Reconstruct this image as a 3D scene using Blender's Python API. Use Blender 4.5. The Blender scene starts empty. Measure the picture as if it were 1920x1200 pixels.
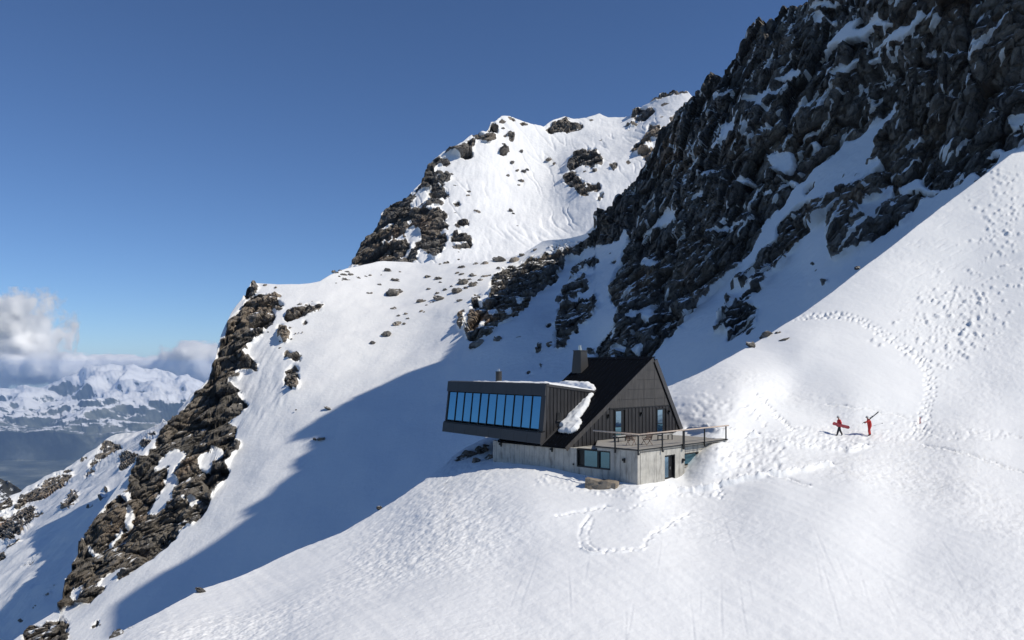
import bpy, math, random
import numpy as np
from mathutils import Vector, Matrix
C = bpy.context.scene
COL = C.collection
R = math.radians
random.seed(7)
rng = np.random.default_rng(11)

# ------------------------------------------------------------------ camera, sky, sun, exposure
F = 1500.0            # focal length in photo pixels (1920 wide)
HX, HY = 960.0, 690.0  # principal column, horizon row
cam_d = bpy.data.cameras.new('camera'); cam = bpy.data.objects.new('camera', cam_d); COL.objects.link(cam)
cam_d.sensor_width = 36.0; cam_d.lens = F*36.0/1920.0
cam_d.shift_y = (HY-600.0)/1920.0
cam_d.clip_start = 0.5; cam_d.clip_end = 120000
cam.rotation_euler = (R(90), 0, 0); cam.location = (0, 0, 0)
C.camera = cam

SUN = Vector((0.69, -0.25, 0.67)).normalized()     # towards the sun
EL = math.asin(SUN.z); AZ = math.atan2(SUN.x, SUN.y)
w = bpy.data.worlds.new('World'); C.world = w; w.use_nodes = True
wn = w.node_tree.nodes; wl = w.node_tree.links
sky = wn.new('ShaderNodeTexSky'); sky.sky_type = 'NISHITA'; sky.sun_disc = False
sky.sun_elevation = EL; sky.sun_rotation = AZ; sky.altitude = 2800
sky.air_density = 1.0; sky.dust_density = 0.12; sky.ozone_density = 4.0
tint = wn.new('ShaderNodeMix'); tint.data_type = 'RGBA'; tint.blend_type = 'MULTIPLY'; tint.inputs[0].default_value = 1; tint.inputs[7].default_value = (.66, .77, .91, 1)
wl.new(sky.outputs[0], tint.inputs[6]); wl.new(tint.outputs[2], wn['Background'].inputs[0]); wn['Background'].inputs[1].default_value = 0.110
sl = bpy.data.lights.new('sun', 'SUN'); sl.energy = 3.7; sl.angle = R(0.5); sl.color = (1, .935, .81)
so = bpy.data.objects.new('sun', sl); COL.objects.link(so)
so.rotation_euler = (-SUN).to_track_quat('-Z', 'Y').to_euler(); so.location = (60, -20, 60)
C.view_settings.view_transform = 'Standard'; C.view_settings.look = 'None'
C.view_settings.exposure = 0.0; C.view_settings.gamma = 1.0; C.view_settings.use_curve_mapping = False
C.cycles.volume_bounces = 24
C.cycles.max_bounces = 32; C.cycles.diffuse_bounces = 10
C.cycles.volume_step_rate = 1.0

def at(px, py, D):
    return Vector(((px-HX)/F*D, D, -(py-HY)/F*D))

# ------------------------------------------------------------------ numpy noise
PERM = rng.permutation(256).astype(np.int64); PERM = np.concatenate([PERM, PERM, PERM])
GR = rng.normal(size=(256, 3)); GR /= np.linalg.norm(GR, axis=1)[:, None]
JT = rng.random((256, 3)); 
def _h(i, j, k): return PERM[PERM[PERM[i & 255]+(j & 255)]+(k & 255)]
def perlin(p):
    i = np.floor(p).astype(np.int64); f = p-i; u = f*f*f*(f*(f*6-15)+10)
    out = 0
    for a in (0, 1):
        wa = u[:, 0] if a else 1-u[:, 0]
        for b in (0, 1):
            wb = u[:, 1] if b else 1-u[:, 1]
            for c in (0, 1):
                wc = u[:, 2] if c else 1-u[:, 2]
                g = GR[_h(i[:, 0]+a, i[:, 1]+b, i[:, 2]+c)]
                d = (f[:, 0]-a)*g[:, 0]+(f[:, 1]-b)*g[:, 1]+(f[:, 2]-c)*g[:, 2]
                out = out+wa*wb*wc*d
    return out*1.6
def fbm(p, n=4, gain=.5, lac=2.03):
    s = 0; a = 1
    for k in range(n):
        s = s+a*perlin(p*(lac**k)+17.3*k); a *= gain
    return s
def facet(p, tilt=.9):
    """angular blocks: nearest random cell carries its own step and tilt; also returns the distance to the joint"""
    i = np.floor(p).astype(np.int64); f = p-i
    n = len(p); d1 = np.full(n, 9.); d2 = np.full(n, 9.); hid = np.zeros(n, np.int64); q = np.zeros((n, 3))
    for a in (-1, 0, 1):
        for b in (-1, 0, 1):
            for c in (-1, 0, 1):
                h = _h(i[:, 0]+a, i[:, 1]+b, i[:, 2]+c)
                r = f-(JT[h]*.9+np.array([a, b, c]))
                d = (r*r).sum(1)
                m = d < d1
                d2 = np.where(m, d1, np.minimum(d2, d)); d1 = np.where(m, d, d1)
                hid = np.where(m, h, hid); q[m] = r[m]
    v = (JT[(hid*7+3) & 255, 0]-.5)+tilt*(GR[(hid*5+1) & 255]*q).sum(1)
    return v, np.sqrt(d2)-np.sqrt(d1)
def sstep(a, b, x):
    t = np.clip((x-a)/(b-a), 0, 1); return t*t*(3-2*t)

# ------------------------------------------------------------------ thin-plate depth field from control points
class TPS:
    def __init__(s, pts, lam=1e-4):
        P = np.array(pts, float); s.X = P[:, :2]/500.; y = np.log(P[:, 2]); n = len(P)
        K = s.k(((s.X[:, None]-s.X[None])**2).sum(-1))+lam*np.eye(n)
        A = np.zeros((n+3, n+3)); A[:n, :n] = K; A[:n, n] = 1; A[:n, n+1:] = s.X; A[n, :n] = 1; A[n+1:, :n] = s.X.T
        s.w = np.linalg.solve(A, np.concatenate([y, np.zeros(3)]))
    @staticmethod
    def k(r2): return .5*r2*np.log(r2+1e-12)
    def __call__(s, x, y):
        sh = np.shape(x); Q = np.stack([np.ravel(x), np.ravel(y)], 1)/500.; out = np.empty(len(Q)); n = len(s.X)
        for i in range(0, len(Q), 60000):
            q = Q[i:i+60000]; r2 = ((q[:, None]-s.X[None])**2).sum(-1)
            out[i:i+60000] = s.k(r2)@s.w[:n]+s.w[n]+q@s.w[n+1:]
        return np.exp(out).reshape(sh)

# ------------------------------------------------------------------ area maps (what is rock, what is snow)
MW, MH, MO = 1060, 720, 100
def raster():
    return np.zeros((MH, MW), np.float32)
def fill(m, pts, val):
    P = (np.array(pts, float)+MO)/2.0
    x0, y0 = np.maximum(np.floor(P.min(0)).astype(int), 0); x1, y1 = np.ceil(P.max(0)).astype(int)+1
    x1 = min(x1, MW); y1 = min(y1, MH)
    if x1 <= x0 or y1 <= y0: return
    S = 2
    gy, gx = np.mgrid[y0*S:y1*S, x0*S:x1*S]; gx = (gx+.5)/S; gy = (gy+.5)/S
    ins = np.zeros(gx.shape, bool); n = len(P)
    for i in range(n):
        xa, ya = P[i]; xb, yb = P[(i+1) % n]
        if ya == yb: continue
        c = ((gy >= ya) != (gy >= yb)) & (gx < xa+(gy-ya)*(xb-xa)/(yb-ya))
        ins ^= c
    cov = ins.reshape(y1-y0, S, x1-x0, S).mean((1, 3)).astype(np.float32)
    m[y0:y1, x0:x1] = m[y0:y1, x0:x1]*(1-cov)+val*cov
def blur(m, s):
    r = int(3*s+.5); k = np.exp(-.5*(np.arange(-r, r+1)/s)**2); k /= k.sum()
    a = np.pad(m, ((r, r), (0, 0)), 'edge'); a = sum(k[i]*a[i:i+m.shape[0]] for i in range(2*r+1))
    a = np.pad(a, ((0, 0), (r, r)), 'edge'); return sum(k[i]*a[:, i:i+m.shape[1]] for i in range(2*r+1))
def samp(m, x, y):
    fx = np.clip((x+MO)/2-.5, 0, MW-1.001); fy = np.clip((y+MO)/2-.5, 0, MH-1.001)
    i = fx.astype(int); j = fy.astype(int); u = fx-i; v = fy-j
    return (m[j, i]*(1-u)+m[j, i+1]*u)*(1-v)+(m[j+1, i]*(1-u)+m[j+1, i+1]*u)*v
def paint(m, ox, oy, val, *polys):
    for s in polys:
        v = [float(t) for t in s.replace(',', ' ').split()]
        fill(m, [(ox+v[i]/4, oy+v[i+1]/4) for i in range(0, len(v), 2)], val)
def line_fn(s):
    v = [float(t) for t in s.replace(',', ' ').split()]
    xs, ys = v[0::2], v[1::2]
    return lambda x: np.interp(x, xs, ys)

# ------------------------------------------------------------------ materials
def mat(name):
    m = bpy.data.materials.new(name); m.use_nodes = True
    nt = m.node_tree; return m, nt, nt.nodes, nt.links, nt.nodes['Principled BSDF']
def node(nt, t, **kw):
    n = nt.nodes.new(t)
    for k, v in kw.items(): setattr(n, k, v)
    return n
def noise(nt, scale, detail=4, rough=.55, coord=None, vec=None):
    n = node(nt, 'ShaderNodeTexNoise'); n.inputs['Scale'].default_value = scale
    n.inputs['Detail'].default_value = detail; n.inputs['Roughness'].default_value = rough
    if vec is not None: nt.links.new(vec, n.inputs['Vector'])
    return n
def ramp(nt, fac, stops):
    r = node(nt, 'ShaderNodeValToRGB'); el = r.color_ramp.elements
    while len(el) < len(stops): el.new(.5)
    for e, (p, c) in zip(el, stops): e.position = p; e.color = (*c, 1)
    nt.links.new(fac, r.inputs[0]); return r
def mth(nt, op, a, b=None, c=None, clamp=False):
    n = node(nt, 'ShaderNodeMath', operation=op); n.use_clamp = clamp
    for i, v in enumerate((a, b, c)):
        if v is None: continue
        if isinstance(v, (int, float)): n.inputs[i].default_value = v
        else: nt.links.new(v, n.inputs[i])
    return n.outputs[0]
def mixc(nt, f, a, b):
    n = node(nt, 'ShaderNodeMix', data_type='RGBA')
    if isinstance(f, float): n.inputs[0].default_value = f
    else: nt.links.new(f, n.inputs[0])
    for i, v in ((6, a), (7, b)):
        if isinstance(v, tuple): n.inputs[i].default_value = (*v, 1)
        else: nt.links.new(v, n.inputs[i])
    return n.outputs[2]
def flat(name, col, rough=.6, metal=0., spec=.5, var=.0, vscale=3., bump=0., bscale=40.):
    m, nt, N, L, P = mat(name)
    P.inputs['Roughness'].default_value = rough; P.inputs['Metallic'].default_value = metal
    P.inputs['Specular IOR Level'].default_value = spec
    tc = node(nt, 'ShaderNodeTexCoord')
    n = noise(nt, vscale, 5, .6, vec=tc.outputs['Object'])
    lo = tuple(c*(1-var) for c in col); hi = tuple(min(1, c*(1+var)) for c in col)
    r = ramp(nt, n.outputs[0], [(.3, lo), (.7, hi)]); L.new(r.outputs[0], P.inputs['Base Color'])
    if bump:
        b = node(nt, 'ShaderNodeBump'); b.inputs['Strength'].default_value = bump; b.inputs['Distance'].default_value = .02
        n2 = noise(nt, bscale, 4, .6, vec=tc.outputs['Object']); L.new(n2.outputs[0], b.inputs['Height']); L.new(b.outputs[0], P.inputs['Normal'])
    return m

def mountain_mat(name, sc, rock_only=False, bump_rock=1., snow_bump=1.):
    """sc = size in metres of the finest thing worth seeing at that distance"""
    m, nt, N, L, P = mat(name)
    tc = node(nt, 'ShaderNodeTexCoord'); V = tc.outputs['Object']
    n1 = noise(nt, .035/sc, 5, .6, vec=V); n2 = noise(nt, .25/sc, 8, .74, vec=V)
    big = ramp(nt, n1.outputs[0], [(.36, (.155, .148, .138)), (.5, (.215, .20, .182)), (.60, (.245, .213, .178)), (.72, (.30, .225, .168))])
    fine = ramp(nt, n2.outputs[0], [(.32, (.42, .42, .43)), (.52, (1, 1, 1)), (.68, (1.5, 1.46, 1.4))])
    mul = node(nt, 'ShaderNodeMix', data_type='RGBA', blend_type='MULTIPLY'); mul.inputs[0].default_value = 1
    L.new(big.outputs[0], mul.inputs[6]); L.new(fine.outputs[0], mul.inputs[7]); lowf = ramp(nt, noise(nt, .011/sc, 3, .55, vec=V).outputs[0], [(.36, (.82, .83, .84)), (.5, (1.15, 1.13, 1.1)), (.62, (1.5, 1.36, 1.2))])
    ml = node(nt, 'ShaderNodeMix', data_type='RGBA', blend_type='MULTIPLY'); ml.inputs[0].default_value = 1
    L.new(mul.outputs[2], ml.inputs[6]); L.new(lowf.outputs[0], ml.inputs[7]); rockc = ml.outputs[2]
    vor = node(nt, 'ShaderNodeTexVoronoi', feature='DISTANCE_TO_EDGE'); vor.inputs['Scale'].default_value = .13/sc
    wob = node(nt, 'ShaderNodeVectorMath', operation='MULTIPLY_ADD')
    L.new(noise(nt, .3/sc, 3, .6, vec=V).outputs[1], wob.inputs[0]); wob.inputs[1].default_value = (5*sc,)*3; L.new(V, wob.inputs[2])
    L.new(wob.outputs[0], vor.inputs['Vector'])
    crack = ramp(nt, vor.outputs[0], [(0., (.25, .25, .26)), (.07, (1, 1, 1))])
    mul2 = node(nt, 'ShaderNodeMix', data_type='RGBA', blend_type='MULTIPLY'); mul2.inputs[0].default_value = .7
    L.new(rockc, mul2.inputs[6]); L.new(crack.outputs[0], mul2.inputs[7]); rockc = mul2.outputs[2]
    ns = noise(nt, .05/sc, 3, .5, vec=V)
    snowc = ramp(nt, ns.outputs[0], [(.3, (.84, .85, .86)), (.7, (.88, .885, .89))]).outputs[0]
    bh = mth(nt, 'ADD', mth(nt, 'MULTIPLY', n2.outputs[0], 1.), mth(nt, 'MULTIPLY', crack.outputs[0], .25))
    br = node(nt, 'ShaderNodeBump'); br.inputs['Strength'].default_value = 1.0*bump_rock; br.inputs['Distance'].default_value = 1.9*sc; L.new(bh, br.inputs['Height'])
    nb = noise(nt, .55/sc, 5, .62, vec=V)
    bs = node(nt, 'ShaderNodeBump'); bs.inputs['Strength'].default_value = .55*snow_bump; bs.inputs['Distance'].default_value = .42*sc; L.new(nb.outputs[0], bs.inputs['Height'])
    if rock_only:
        at_ = 1.0; 
        g = node(nt, 'ShaderNodeNewGeometry'); sep = node(nt, 'ShaderNodeSeparateXYZ'); L.new(g.outputs['Normal'], sep.inputs[0])
        k = mth(nt, 'ADD', sep.outputs[2], mth(nt, 'MULTIPLY', mth(nt, 'SUBTRACT', n1.outputs[0], .5), 1.2))
        fac = mth(nt, 'SUBTRACT', 1., mth(nt, 'MULTIPLY', mth(nt, 'SUBTRACT', k, .86), 14., clamp=True), clamp=True)
    else:
        a = node(nt, 'ShaderNodeAttribute', attribute_name='rock')
        k = mth(nt, 'ADD', a.outputs['Fac'], mth(nt, 'MULTIPLY', mth(nt, 'SUBTRACT', noise(nt, .45/sc, 4, .6, vec=V).outputs[0], .5), .42))
        fac = mth(nt, 'MULTIPLY_ADD', mth(nt, 'SUBTRACT', k, .5), 9., .5, clamp=True)
    L.new(mixc(nt, fac, snowc, rockc), P.inputs['Base Color'])
    mx = node(nt, 'ShaderNodeMix', data_type='VECTOR'); L.new(fac, mx.inputs[0]); L.new(bs.outputs[0], mx.inputs[4]); L.new(br.outputs[0], mx.inputs[5])
    L.new(mx.outputs[1], P.inputs['Normal'])
    P.inputs['Roughness'].default_value = .82; P.inputs['Specular IOR Level'].default_value = .25
    return m

# ------------------------------------------------------------------ mesh helpers
def mesh_np(name, V, Q, smooth=True):
    me = bpy.data.meshes.new(name); n, m = len(V), len(Q)
    me.vertices.add(n); me.vertices.foreach_set('co', np.ascontiguousarray(V, np.float32).ravel())
    me.loops.add(4*m); me.loops.foreach_set('vertex_index', np.ascontiguousarray(Q, np.int32).ravel())
    me.polygons.add(m); me.polygons.foreach_set('loop_start', np.arange(0, 4*m, 4, dtype=np.int32))
    me.polygons.foreach_set('use_smooth', np.full(m, smooth)); me.update(calc_edges=True); me.validate()
    return me
def link(name, me, m=None, parent=None, **props):
    o = bpy.data.objects.new(name, me); COL.objects.link(o)
    if m is not None:
        for mm in (m if isinstance(m, (list, tuple)) else [m]): me.materials.append(mm)
    if parent is not None: o.parent = parent
    for k, v in props.items(): o[k] = v
    return o
def empty(name, loc, rz=0, **props):
    o = bpy.data.objects.new(name, None); COL.objects.link(o); o.location = loc; o.rotation_euler = (0, 0, rz)
    o.empty_display_size = .3
    for k, v in props.items(): o[k] = v
    return o
def pyd(name, V, Fc, m=None, parent=None, smooth=False, **props):
    me = bpy.data.meshes.new(name); me.from_pydata([tuple(v) for v in V], [], Fc); me.update()
    if smooth: me.polygons.foreach_set('use_smooth', [True]*len(me.polygons))
    return link(name, me, m, parent, **props)

class Sheet:
    """a landform: columns of vertices from its foot to its crest, then over the crest and down behind"""
    def __init__(s, x0, x1, nx, nr, top, bot, D):
        s.D = D; s.top = top
        xs = np.linspace(x0, x1, nx); t = np.linspace(0, 1, nr)
        X = np.broadcast_to(xs, (nr, nx)).copy(); tp = top(xs); bt = bot(xs)
        Y = bt[None]+(tp-bt)[None]*t[:, None]
        s.X, s.Y = X, Y; s.Dv = D(X, Y); s.P = np.stack([(X-HX)/F*s.Dv, s.Dv, -(Y-HY)/F*s.Dv], -1)
    def normals(s):
        n = np.cross(np.gradient(s.P, axis=1), np.gradient(s.P, axis=0))
        n /= np.linalg.norm(n, axis=2)[..., None]+1e-9
        return n
    def build(s, name, m, attr=None, back=((1, -.3), (4, -3), (12, -12), (40, -45), (90, -110)), **props):
        P = s.P; last = P[-1]; hd = last*np.array([1, 1, 0]); hd = hd/np.linalg.norm(hd, axis=1)[:, None]
        rows = [P]+[(last+hd*b+np.array([0, 0, z]))[None] for b, z in back]
        A = np.concatenate(rows, 0); nr, nx = A.shape[:2]
        idx = np.arange(nr*nx).reshape(nr, nx)
        Q = np.stack([idx[:-1, :-1], idx[:-1, 1:], idx[1:, 1:], idx[1:, :-1]], -1).reshape(-1, 4)
        me = mesh_np(name, A.reshape(-1, 3), Q)
        if attr is not None:
            at_ = np.concatenate([attr]+[attr[-1:]]*len(back), 0).astype(np.float32).ravel()
            d = me.attributes.new('rock', 'FLOAT', 'POINT'); d.data.foreach_set('value', at_)
            me.polygons.foreach_set('use_smooth', at_[Q].mean(1) < .55)        # broken rock keeps its hard edges
        return link(name, me, m, **props)

def rugged(sh, mask, sizes, amps, dip=(.72, 0, .69), stretch=.55, proud=1.2, ledge=.80, seed=0., spk=2.2, snow_rel=None, ledge_w=.10, streak=(2.2, .0)):
    """raise the rock out of the snow as angular blocks, lay snow on its ledges; returns the rock attribute"""
    n = sh.normals(); P0 = sh.P.reshape(-1, 3)
    raw = samp(mask, sh.X, sh.Y).ravel()
    d = np.array(dip); d = d/np.linalg.norm(d)
    a = P0-np.outer(P0@d, d)*(1-stretch)+seed
    sp = fbm(a/spk, 3, .6)
    val = raw+sp*.42*np.clip(1.3-2*np.abs(raw-.5), .25, 1)
    near = samp(blur(mask, 2.2), sh.X, sh.Y).ravel()
    bed = sstep(.32, .75, near+sp*.15)
    I = np.where(near > .02)[0]; disp = np.zeros(len(P0)); q = a[I]
    wq = np.stack([perlin(q/sizes[0]*2.3+5), perlin(q/sizes[0]*2.3+25), perlin(q/sizes[0]*2.3+45)], 1)*sizes[0]*.07
    tot = np.zeros(len(I)); 
    for k, (s_, am) in enumerate(zip(sizes, amps)):
        v, e = facet((q+wq)/s_+13.7*k, 1.45)
        tot += am*(v-.55*np.clip(.18-e, 0, 1)/.18)
    tot += fbm(q/sizes[-1]*1.3, 3)*amps[-1]*.35
    disp[I] = bed[I]*(proud+tot)
    if snow_rel is not None: disp += snow_rel.ravel()*(1-bed)
    vd = -P0/np.linalg.norm(P0, axis=1)[:, None]; vd[:, 2] *= .3; dv = vd*.85+n.reshape(-1, 3)*.30
    sn_ = n.reshape(-1, 3); dirv = dv*bed[:, None]+sn_*(1-bed[:, None])
    sh.P = (P0+dirv*disp[:, None]).reshape(sh.P.shape)
    nz = sh.normals()[..., 2]
    nzs = (nz+np.roll(nz, 1, 0)+np.roll(nz, -1, 0)+np.roll(nz, 1, 1)+np.roll(nz, -1, 1))/5
    led = sstep(ledge-ledge_w, ledge+ledge_w, nzs.ravel()+sp*.10)
    q = a.copy(); e1 = np.array([.80, .15, .58]); e1 /= np.linalg.norm(e1); q = q-np.outer(q@e1, e1)*.86
    stk = perlin(q/streak[0]+31.)+.45*perlin(q/streak[0]*2.3+11.); clus = perlin(P0/(streak[0]*9)+3.)
    st = sstep(.62, .74, stk+clus*.35+streak[1])
    val = np.where((raw < .97) & (raw > .05), val-.13, val)
    val = np.clip(val, 0, 1.2)-np.maximum(led*.95, st*.9)*(raw > .3)
    return val.reshape(sh.X.shape)

M_fg = mountain_mat('snow_near', .35, snow_bump=.55)
M_mt = mountain_mat('rock_and_snow_middle', 1.0)
M_pk = mountain_mat('rock_and_snow_far', 2.2)
M_boulder = mountain_mat('boulder_stone', .5, rock_only=True)

# ================================================================== TERRAIN
#@MAPS
# ---- map of the middle mountain (bowl, arete, cliff)
m2 = raster()
# left arete
paint(m2, 300, 500, 1, "690,125 750,145 730,190 650,240 625,215 640,160",
 "655,250 620,290 560,350 530,375 505,440 510,480 480,520 450,590 418,640 425,690 405,740 395,790 440,830 560,800 560,770 640,775 735,790 730,720 690,690 630,650 680,625 650,600 690,580 710,550 760,520 800,450 850,400 870,370 840,300 830,205 760,205 700,215",
 "835,200 900,205 930,215 900,235 880,230 890,260 940,290 900,340 870,325 840,280",
 "925,370 960,340 1000,305 1050,300 1100,280 1140,290 1210,275 1240,290 1210,320 1130,345 1050,370 950,415",
 "1060,420 1090,385 1110,400 1100,430 1070,445", "880,440 900,420 950,460 985,510 960,560 930,580 910,545 880,540",
 "920,640 950,615 980,640 1020,640 1085,675 1040,680 1070,715 1030,700 990,690 930,680",
 "940,770 1010,720 1035,760 1040,860 1045,890 1020,918 925,890 930,820")
paint(m2, 0, 700, 1, "1600,-20 1820,0 1800,40 1740,60 1710,95 1790,110 1800,180 1860,235 1840,270 1740,330 1700,370 1780,400 1770,450 1740,490 1820,520 1800,570 1740,620 1700,680 1710,730 1690,790 1640,860 1600,900 1570,1000 1500,1090 1430,1150 1330,1230 1240,1300 1180,1360 1100,1420 1010,1480 940,1540 860,1600 800,1640 700,1710 620,1740 480,1770 440,1780 430,1700 460,1600 510,1550 515,1440 560,1410 570,1340 620,1260 660,1220 670,1140 720,1060 790,980 870,910 900,890 960,860 980,770 1000,720 1060,660 1130,570 1170,560 1170,500 1230,420 1290,350 1340,290 1420,210 1500,110 1560,50")
paint(m2, 0, 700, 0, "1240,620 1330,575 1400,590 1375,650 1305,720 1300,765 1345,800 1300,860 1290,960 1250,1010 1170,1070 1100,1050 1160,960 1230,880 1250,770 1280,680 1200,720 1150,740 1200,660",
 "1500,640 1560,600 1680,620 1600,650 1570,740 1500,720", "1580,550 1660,560 1680,620 1580,590", "1380,940 1410,935 1400,970", "1430,930 1500,960 1450,1010 1430,990", "1310,1110 1360,1115 1350,1140", "1420,780 1440,790 1400,830")
paint(m2, 0, 900, 0, "980,190 1000,240 970,330 920,410 940,300", "900,350 900,400 850,470 780,530 830,450", "660,480 700,540 750,545 710,580 665,550",
 "850,490 880,500 870,540 845,530", "550,810 620,800 635,830 600,880 560,920 530,880", "940,650 950,690 900,730 880,780 820,820 740,800 790,740 860,690",
 "900,100 970,80 960,130 930,160", "1060,410 1090,430 1070,445", "1340,370 1430,330 1400,380 1330,430", "840,330 860,320 850,370")
paint(m2, 0, 900, 1, "150,1120 210,1090 250,1080 300,1090 350,1060 400,1060 430,1050 480,1050 520,1080 520,1150 490,1240 230,1240 170,1180",
 "670,1090 740,1040 720,1090 660,1115", "700,1100 770,1050 760,1090", "740,1160 770,1145 760,1165", "790,1010 830,985 820,1000", "665,925 710,915 690,945 660,945", "520,1010 540,1000 530,1020")
paint(m2, 0, 900, 0, "380,1080 430,1090 400,1120 350,1130", "480,1110 520,1120 500,1150", "200,1130 270,1120 230,1150")
# outcrops under the shoulder
paint(m2, 840, 420, 1, "320,410 380,360 430,320 480,310 540,300 600,260 640,250 700,260 720,210 780,220 830,190 890,210 940,200 1000,150 1060,90 1110,60 1130,-40 1340,-40 1340,30 1310,90 1290,110 1200,150 1110,165 1060,160 1010,200 990,240 940,240 890,260 880,310 840,350 810,370 820,395 850,400 810,430 760,480 700,510 620,570 600,620 520,700 470,730 410,750 380,760 330,830 290,850 280,840 200,880 150,880 130,820 150,760 140,680 180,640 240,600 300,580 320,520",
 "60,660 100,630 150,620 110,660 130,720 130,780 90,800 60,740 75,700", "190,520 240,520 250,560 220,600 180,640 175,590",
 "970,270 1000,250 1040,270 1060,250 1120,250 1140,290 1100,320 1060,310 1010,350 960,390 900,440 880,450 920,380 920,340",
 "870,490 900,470 990,400 1040,390 1060,430 1050,480 1000,510 960,530 900,590 870,600 860,580 800,585 800,560 850,530",
 "830,630 880,595 980,590 1000,550 1050,560 1100,535 1130,570 1120,620 1080,680 1050,740 1000,765 970,740 985,800 970,830 940,800 920,810 910,860 880,930 820,945 805,930 810,830 800,760 810,690",
 "725,770 750,740 780,745 770,780 740,785", "735,880 790,880 780,920 740,940", "680,880 710,900 700,950 640,985 660,930", "690,1030 720,1060 715,1090 680,1080", "740,1020 790,970 780,1010 745,1040",
 "590,1100 630,1095 620,1130 590,1125", "640,1120 680,1140 670,1170 650,1165", "555,1165 620,1135 610,1170", "1215,270 1270,245 1250,300 1215,305", "750,800 770,790 765,820", "770,830 800,820 790,860", "650,1020 680,1000 660,1030",
 "1040,950 1100,930 1090,970 1050,985", "1200,220 1240,205 1220,235", "1215,160 1270,150 1240,175", "1100,340 1135,335 1130,350")
paint(m2, 840, 420, .5, "720,190 760,130 830,125 900,110 1000,130 1000,170 940,220 860,220 830,190 780,215", "560,240 600,225 700,215 720,250 640,250", "470,290 550,230 575,240 540,270 480,300", "340,300 370,268 440,275 400,285",
 "250,390 300,380 290,405", "20,540 90,480 90,510 40,545", "150,470 200,440 190,480 150,520", "240,510 300,480 310,520 260,530")
paint(m2, 840, 420, 0, "510,560 560,550 560,585 520,590", "290,640 340,635 380,660 340,680 300,670", "415,640 470,630 480,670 440,670", "210,750 270,700 280,720 230,780", "370,475 395,475 390,488", "980,345 1005,310 1000,350", "1020,560 1060,600 1050,620")
# the big cliff
paint(m2, 0, 0, 1, "4700,1660 4700,1720 4660,1810 4600,1880 4570,1980 4560,2050 4560,2100 4580,2250 4600,2295 4680,2305 4640,2360 4600,2420 4560,2500 4490,2560 4470,2610 4470,2680 4440,2690 4430,2760 4800,2780 5260,2640 5400,2500 5500,2370 5700,2150 6200,1600 6240,1960 6800,1640 6900,1500 7680,1150 7900,1100 8000,-400 5700,-400 5000,400 4700,1000 4300,1640 4400,1640 4480,1620 4500,1700")
# couloir and the open snow at its foot
paint(m2, 0, 0, 0, "6720,776 6660,848 6540,948 6408,1060 6348,1048 6240,1180 6108,1260 6020,1360 5920,1440 5884,1528 5748,1640 5708,1680 5708,1728 5620,1880 5500,2028 5340,2180 5228,2308 5100,2468 4940,2628 4700,2900 5320,2900 5350,2500 5380,2410 5460,2350 5440,2270 5460,2180 5500,2100 5560,2030 5660,1940 5700,1870 5740,1820 5790,1810 5820,1770 5830,1700 5920,1588 6108,1480 6010,1640 6060,1600 6208,1480 6380,1400 6440,1360 6608,1228 6580,1180 6500,1228 6560,1120 6628,1020 6688,888 6740,790")
paint(m2, 1440, 200, 1, "60,970 60,890 150,790 250,720 350,680 350,695 260,765 240,800 170,880 120,930", "255,690 280,600 370,545 330,610 280,670", "640,530 650,490 690,485 680,515", "530,540 590,475 560,530", "430,635 490,560 460,610", "120,470 150,440 180,480 130,490",
 "1515,575 1570,510 1670,475 1640,510", "1540,485 1560,450 1700,315 1725,340 1700,400 1600,480", "960,925 1070,840 1010,900", "800,330 720,430 740,440 830,380 860,300")
paint(m2, 1440, 200, 0, "150,800 250,770 230,790 170,815",
 "1925,330 1870,330 1862,270 1780,330 1745,310 1725,340 1700,400 1600,480 1540,487 1535,460 1460,510 1430,560 1350,605 1180,610 1130,520 1060,560 980,630 1010,660 1100,610 1170,640 1300,630 1280,690 1180,760 1120,800 1060,800 1020,840 960,920 900,960 830,1010 770,1040 700,1040 700,1080 600,1160 530,1160 430,1130 380,1100 320,1180 260,1240 300,1300 900,1300 1925,700",
 "620,740 760,720 850,680 930,600 940,660 900,680 840,760 820,820 790,850 720,840 630,870 700,800 690,760", "500,830 590,700 580,730 540,800", "1050,345 1110,260 1170,235 1130,290",
 "520,1150 640,1040 700,980 600,1080", "120,1110 200,1100 330,1050 260,1110 180,1140", "920,480 950,465 945,480", "840,830 940,730 975,740 900,760", "520,890 560,840 570,880", "700,630 790,600 760,625", "830,640 870,620 900,660")
paint(m2, 1440, 200, 1, "1515,575 1570,510 1670,475 1640,510", "960,925 1070,840 1010,900", "1330,665 1365,640 1350,665")
paint(m2, 1200, 360, 0, "980,690 1090,660 1160,600 1280,560 1360,470 1390,500 1490,505 1560,520 1500,570 1430,620 1330,610 1240,635 1170,675 1110,680 1000,710",
 "1080,470 1170,465 1280,420 1260,460 1200,540 1180,500", "800,650 870,570 870,640 820,660", "880,700 1010,570 1000,600 900,680", "660,740 760,660 740,720 870,680 800,760 700,860 650,890 700,800", "910,760 960,710 930,770",
 "0,340 50,290 130,210 240,110 220,150 300,135 270,200 180,250 80,290", "520,345 560,320 560,275 590,300 700,250 830,245 760,265 650,300 560,335", "595,225 660,240 610,250", "10,555 50,520 180,515 120,540", "165,795 230,735 220,760", "5,940 40,870 90,860 90,930 50,960",
 "190,870 240,860 220,890", "395,75 470,5 450,60", "450,215 510,215 540,250 500,225", "1500,570 1300,700 1240,745 1170,815 1090,893 950,935 900,895 875,925 875,1000 800,1090 780,1040 650,1135 650,1025 600,1055 550,1055 480,1250 800,1250 1700,600")
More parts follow.
